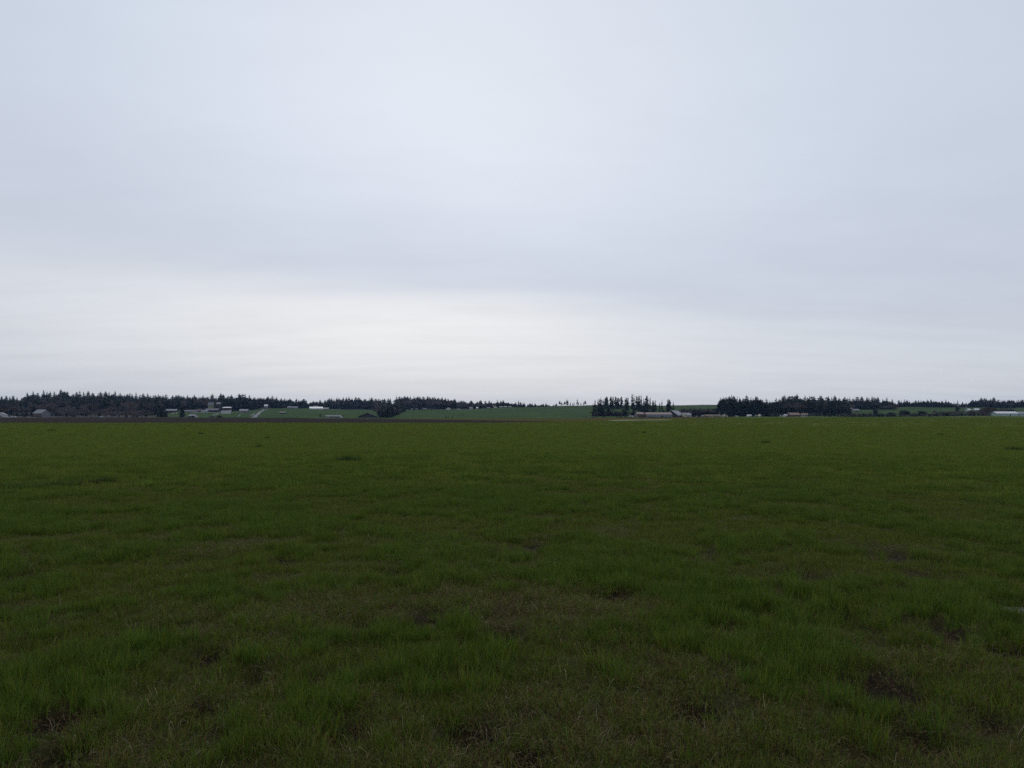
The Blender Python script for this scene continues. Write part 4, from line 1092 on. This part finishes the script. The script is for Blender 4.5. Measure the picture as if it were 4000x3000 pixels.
def road():
    pts = [(990, 1632, 10), (998, 1626, 9), (1006, 1619, 8), (1016, 1610, 6.5), (1027, 1603, 5.5), (1040, 1599, 5), (1060, 1597.5, 4)]
    L, Rr_ = [], []
    xs = []
    for px, yb, hw in pts:
        d = dep_at(px, yb); xs.append((px, d, hw))
    q = []
    for i in range(len(xs) - 1):
        for t in np.linspace(0, 1, 8, endpoint=False):
            q.append([xs[i][j] * (1 - t) + xs[i + 1][j] * t for j in range(3)])
    m = MB(); rows = []
    for px, d, hw in q:
        row = []
        for s_ in np.linspace(-1, 1, 5):
            x = (px - 2000 + s_ * hw) / F * d; row.append((x, d, float(gz(x, d)) + .25))
        rows.append(row)
    for a, b in zip(rows, rows[1:]):
        for j in range(4): m.face([a[j], a[j + 1], b[j + 1], b[j]])
    o = m.obj('road', M['road'], None, True); tag(o, 'grey road climbing the green slope to the woods', None, None, 'structure')
    # verge road in front of the left wood
    m = MB(); rows = []
    for px in np.arange(-200, 700, 20):
        rows.append([((px - 2000) / F * d, d, float(gz((px - 2000) / F * d, d)) + .2) for d in (842, 848, 854)])
    for a, b in zip(rows, rows[1:]):
        for j in range(2): m.face([a[j], b[j], b[j + 1], a[j + 1]])
    o = m.obj('verge', M['verge'], None, True); tag(o, 'pale dry grass verge of the road below the woods', None, None, 'structure')
M['verge'] = mat('dry verge', (.17, .14, .10), .95, .3, .1, c2=(.10, .085, .06), spec=.1)
road()

for px, yb, yt, lab in ((308, 1628, 1601, 'utility pole in the road verge halfway to the pale blue car'), (348, 1628, 1612, 'short pole in the verge just before the pale blue car'),
                        (527, 1628, 1604, 'utility pole in the verge past the pale blue car'), (583, 1628, 1607, 'utility pole in the verge nearest the dark evergreen clump'),
                        (2429, 1632, 1598, 'utility pole behind the cattle before the tall thin firs'), (3209, 1627.5, 1611, 'pale pole at the field edge past the smaller rust-roofed house'),
                        (3384, 1627, 1617, 'short pole at the field edge below the hillside houses')):
    d = dep_at(px, yb); x, y, z = P(px, d); h = EYE + (YH - yt) / F * d - z
    r = empty('utility_pole', (x, y, z)); tag(r, lab, 'pole', 'poles along the field edge')
    m = MB(); m.tube((0, 0, -.4), (0, 0, h), .17, .11, 8); m.obj('shaft', M['pole'], r)
    if h > 6:
        m = MB(); m.box(-1.1, 1.1, -.14, -.02, h - .9, h - .75); m.obj('crossarm', M['pole'], r)

# ------------------------------------------------------------------ cattle
def cow_mesh(graze):
    hz = .35 if graze else 1.55
    v = [(-.75, 0, 1.15), (-.35, 0, 1.08), (.15, 0, 1.06), (.62, 0, 1.14), (.95, 0, 1.22 if not graze else 1.0), (1.2, 0, (1.45 if not graze else .65)), (1.45, 0, hz + .05), (1.68, 0, hz - .12),
         (-.95, 0, 1.2), (-1.0, 0, .85), (-1.0, 0, .55)]
    r_ = [.34, .38, .40, .36, .25, .19, .15, .09, .10, .03, .04]
    e = [(0, 1), (1, 2), (2, 3), (3, 4), (4, 5), (5, 6), (6, 7), (0, 8), (8, 9), (9, 10)]
    for bx, at_, up in ((-.72, 0, .16), (.62, 3, .14)):
        for sy in (-.2, .2):
            i = len(v)
            v += [(bx, sy, .75), (bx + (.06 if at_ == 0 else 0), sy, .42), (bx, sy, .06)]; r_ += [up, .085, .07]
            e += [(at_, i), (i, i + 1), (i + 1, i + 2)]
    for sy in (-.16, .16):
        i = len(v); v += [(1.30, sy * 1.5, hz + .2)]; r_ += [.05]; e += [(6, i)]
    me = bpy.data.meshes.new('cow'); me.from_pydata(v, e, [])
    o = bpy.data.objects.new('cow', me); COL.objects.link(o)
    md = o.modifiers.new('skin', 'SKIN'); sd = o.modifiers.new('sub', 'SUBSURF'); sd.levels = 1; sd.render_levels = 1
    for i, q in enumerate(me.skin_vertices[0].data): q.radius = (r_[i], r_[i]); q.use_root = (i == 1)
    bpy.context.view_layer.update()
    out = bpy.data.meshes.new_from_object(o.evaluated_get(bpy.context.evaluated_depsgraph_get()))
    bpy.data.objects.remove(o); out.name = 'cow'; out.materials.clear(); out.materials.append(M['hide'])
    out.polygons.foreach_set('use_smooth', [True] * len(out.polygons))
    return out
COW = [cow_mesh(True), cow_mesh(False)]
rg = random.Random(3)
for px, yb, where in ((2287, 1633, 'grazing farthest from the barn on the open stubble'), (2315, 1634, 'standing nearest the lone grazing cow on the stubble'), (2326, 1632.8, 'beside another before the end of the thin firs'),
    (2356, 1632, 'of a pair below the thin firs'), (2362, 1631.8, 'of a pair below the thin firs'), (2410, 1632, 'just short of the pole before the firs'), (2421, 1631.8, 'grazing at the foot of the utility pole'), (2426, 1633, 'nearest the viewer by the utility pole'),
    (2440, 1632, 'between the utility pole and the white trailer'), (2446, 1632.6, 'close to the nose of the white trailer'), (2460, 1632.8, 'in front of the white stock trailer'), (2482, 1632.2, 'between the trailer and the open shed'),
    (2501, 1633, 'at the dark mouth of the open-fronted shed'), (2507, 1633.3, 'by the corner post of the open-fronted shed'), (2518, 1633, 'at the tan gable of the cattle barn'),
    (2532, 1633, 'before the blue-grey barn wall'), (2537, 1632.8, 'before the blue-grey barn wall'), (2545, 1633.4, 'before the blue-grey barn wall'), (2552, 1633, 'before the blue-grey barn wall'), (2557, 1632.8, 'before the blue-grey barn wall'),
    (2569, 1633.2, 'before the blue-grey barn wall'), (2581, 1633, 'before the blue-grey barn wall'), (2587, 1632.8, 'before the blue-grey barn wall'), (2597, 1633, 'before the blue-grey barn wall'), (2607, 1633.6, 'at the bright end of the blue-grey barn wall'),
    (2618, 1633.2, 'before the tall dark barn'), (2640, 1633, 'before the tall dark barn'), (2668, 1633, 'at the corner of the tall dark barn'), (2685, 1632.6, 'in front of the small white barn'),
    (2730, 1632, 'below the small evergreen'), (2746, 1632.2, 'in front of the white camper van'), (2762, 1631.8, 'before the near end of the long brown house'), (2804, 1631.5, 'before the far end of the long brown house')):
    d = dep_at(px, yb, 700, 875); d = min(d, 868)
    x, y, z = P(px, d)
    o = link(bpy.data.objects.new('cow', COW[rg.random() < .35])); o.location = (x, y, z)
    o.rotation_euler = (0, 0, rg.choice((0, math.pi)) + rg.uniform(-.5, .5)); s = rg.uniform(.95, 1.12); o.scale = (s, s, s)
    tag(o, 'black cow ' + where, 'cow', 'black cattle along the farm')

# ------------------------------------------------------------------ air
hz = MB(); hz.box(-5900, 5900, -5900, 5900, -8, 135)
m = bpy.data.materials.new('thin haze'); m.use_nodes = True
nt = m.node_tree
nt.nodes.remove(nt.nodes['Principled BSDF'])
pv = nt.nodes.new('ShaderNodeVolumePrincipled')
pv.inputs['Color'].default_value = (.34, .57, 1, 1); pv.inputs['Density'].default_value = 4.2e-5
nt.links.new(pv.outputs[0], nt.nodes['Material Output'].inputs['Volume'])
o = hz.obj('haze', m); tag(o, 'thin bluish haze over the far woods', None, None, 'stuff')

# ------------------------------------------------------------------ sky and sun
SUN_EL, SUN_AZ = R(42), R(-6)          # ahead of the camera, a little to the left, behind the cloud
w = bpy.data.worlds.new('World'); SC.world = w; w.use_nodes = True
nt = w.node_tree; N = nt.nodes.new; Lk = nt.links.new
bg = nt.nodes['Background']; bg.inputs['Strength'].default_value = 0.1
sky = N('ShaderNodeTexSky'); sky.sky_type = 'NISHITA'; sky.sun_disc = False; sky.sun_elevation = SUN_EL; sky.sun_rotation = SUN_AZ
tc = N('ShaderNodeTexCoord'); sp = N('ShaderNodeSeparateXYZ'); Lk(tc.outputs['Generated'], sp.inputs[0])
def math_(op, a, b=None, c=None):
    n = N('ShaderNodeMath'); n.operation = op
    for i, v in enumerate((a, b, c)):
        if v is None: continue
        if isinstance(v, (int, float)): n.inputs[i].default_value = v
        else: Lk(v, n.inputs[i])
    return n.outputs[0]
# cloud deck: direction projected on a flat layer overhead, so streaks lie down towards the horizon
zc = math_('MAXIMUM', sp.outputs['Z'], 0.0)
den = math_('ADD', zc, 0.10)
u = math_('DIVIDE', sp.outputs['X'], den); v = math_('DIVIDE', sp.outputs['Y'], den)
cb = N('ShaderNodeCombineXYZ'); Lk(u, cb.inputs[0]); Lk(v, cb.inputs[1])
def nz(scale, detail, sc=(1, 1, 1), loc=(0, 0, 0), rough=.5):
    mp = N('ShaderNodeMapping'); mp.inputs['Scale'].default_value = sc; mp.inputs['Location'].default_value = loc; Lk(cb.outputs[0], mp.inputs[0])
    n = N('ShaderNodeTexNoise'); n.inputs['Scale'].default_value = scale; n.inputs['Detail'].default_value = detail; n.inputs['Roughness'].default_value = rough; Lk(mp.outputs[0], n.inputs['Vector']); return n.outputs['Fac']
n1 = nz(.55, 3, (.55, 1, 1), (3.1, .4, 0), .45)
n2 = nz(1.3, 5, (.35, 1.1, 1), (7, 2, 0), .5)
n3 = nz(2.2, 6, (.6, 1.0, 1), (1.5, 5, 0), .55)
# elevation as sine, gently bent by the noise, and by azimuth: the bright break is lower to the right
el = math_('ADD', sp.outputs['Z'], math_('MULTIPLY', math_('SUBTRACT', n1, .5), .03))
el = math_('ADD', el, math_('MULTIPLY', math_('SUBTRACT', n2, .5), .035))
el = math_('ADD', el, math_('ADD', math_('MULTIPLY', sp.outputs['X'], .02), math_('MULTIPLY', math_('MAXIMUM', sp.outputs['X'], 0.0), .10)))
rp = N('ShaderNodeValToRGB'); Lk(el, rp.inputs['Fac'])
def lin(c): return tuple(((v / 255) / 12.92 if v / 255 <= .04045 else ((v / 255 + .055) / 1.055) ** 2.4) for v in c)
stops = [(0.0, (201, 206, 215)), (.045, (207, 211, 219)), (.10, (215, 219, 227)), (.155, (212, 217, 226)), (.20, (203, 209, 222)), (.26, (205, 212, 227)),
         (.36, (208, 217, 231)), (.50, (206, 217, 232)), (1.0, (222, 230, 243))]
e = rp.color_ramp.elements; rp.color_ramp.interpolation = 'B_SPLINE'
e[0].position, e[0].color = stops[0][0], (*lin(stops[0][1]), 1); e[1].position, e[1].color = 1.0, (*lin(stops[-1][1]), 1)
for p_, c_ in stops[1:-1]:
    q = e.new(p_); q.color = (*lin(c_), 1)
def gauss(x, c, s_):
    t = math_('DIVIDE', math_('SUBTRACT', x, c), s_); return math_('POWER', 2.71828, math_('MULTIPLY', math_('MULTIPLY', t, t), -1.0))
# brighter towards the hidden sun, dimmer behind the viewer
sd = (math.sin(-.08), math.cos(-.08))
dotp = math_('ADD', math_('MULTIPLY', sp.outputs['X'], sd[0]), math_('MULTIPLY', sp.outputs['Y'], sd[1]))
mr = N('ShaderNodeMapRange'); mr.interpolation_type = 'SMOOTHSTEP'; Lk(dotp, mr.inputs['Value'])
mr.inputs['From Min'].default_value = .35; mr.inputs['From Max'].default_value = 1.0; mr.inputs['To Min'].default_value = .86; mr.inputs['To Max'].default_value = 1.0
br = math_('MULTIPLY', mr.outputs['Result'], math_('ADD', math_('MULTIPLY', n3, .14), .93))
n4 = nz(3.2, 7, (.22, 1.0, 1), (4, 9, 0), .6)
br = math_('MULTIPLY', br, math_('ADD', 1.0, math_('MULTIPLY', math_('SUBTRACT', n4, .5), math_('ADD', .05, math_('MULTIPLY', gauss(el, .08, .08), .10)))))
br = math_('MULTIPLY', br, 9.9)
fwd = math_('GREATER_THAN', sp.outputs['Y'], 0.0)
edge = N('ShaderNodeMapRange'); edge.interpolation_type = 'SMOOTHSTEP'; Lk(el, edge.inputs['Value'])
edge.inputs['From Min'].default_value = .145; edge.inputs['From Max'].default_value = .20; edge.inputs['To Min'].default_value = 1; edge.inputs['To Max'].default_value = 0
g1 = math_('MULTIPLY', math_('MULTIPLY', gauss(el, .12, .085), edge.outputs['Result']), math_('MULTIPLY', gauss(sp.outputs['X'], -.15, .35), fwd))
g1 = math_('MULTIPLY', g1, math_('ADD', .62, math_('MULTIPLY', n2, .66)))
g2 = math_('MULTIPLY', math_('MULTIPLY', gauss(sp.outputs['Z'], .40, .17), gauss(sp.outputs['X'], -.04, .36)), fwd)
g2 = math_('MULTIPLY', g2, math_('ADD', .55, math_('MULTIPLY', n1, .75)))
def blend(fac, a_, c_):
    q_ = N('ShaderNodeMix'); q_.data_type = 'RGBA'; Lk(fac, q_.inputs['Factor']); Lk(a_, q_.inputs['A']); q_.inputs['B'].default_value = (*lin(c_), 1); return q_.outputs['Result']
cloud = blend(g2, blend(g1, rp.outputs['Color'], (241, 240, 239)), (231, 237, 246))
vm = N('ShaderNodeVectorMath'); vm.operation = 'SCALE'; Lk(cloud, vm.inputs[0]); Lk(br, vm.inputs['Scale'])
mx = N('ShaderNodeMix'); mx.data_type = 'RGBA'; mx.inputs['Factor'].default_value = .93
Lk(sky.outputs['Color'], mx.inputs['A']); Lk(vm.outputs[0], mx.inputs['B'])
Lk(mx.outputs['Result'], bg.inputs['Color'])

sl = bpy.data.lights.new('sun', 'SUN'); sl.energy = .8; sl.angle = R(25); sl.color = (1, .96, .90)
so = bpy.data.objects.new('sun', sl); COL.objects.link(so)
dirv = Vector((math.sin(SUN_AZ) * math.cos(SUN_EL), math.cos(SUN_AZ) * math.cos(SUN_EL), math.sin(SUN_EL)))
so.rotation_euler = dirv.to_track_quat('Z', 'Y').to_euler()

for o in COL.objects:
    if '_h' in o: del o['_h']

# ------------------------------------------------------------------ render settings
vs = SC.view_settings; vs.view_transform = 'Standard'; vs.look = 'None'; vs.exposure = 0; vs.gamma = 1; vs.use_curve_mapping = False
SC.render.engine = 'CYCLES'
SC.cycles.max_bounces = 5; SC.cycles.diffuse_bounces = 3; SC.cycles.glossy_bounces = 2; SC.cycles.transmission_bounces = 3; SC.cycles.volume_bounces = 0
SC.cycles.use_adaptive_sampling = False; SC.cycles.use_denoising = False; SC.cycles.denoising_prefilter = 'NONE'
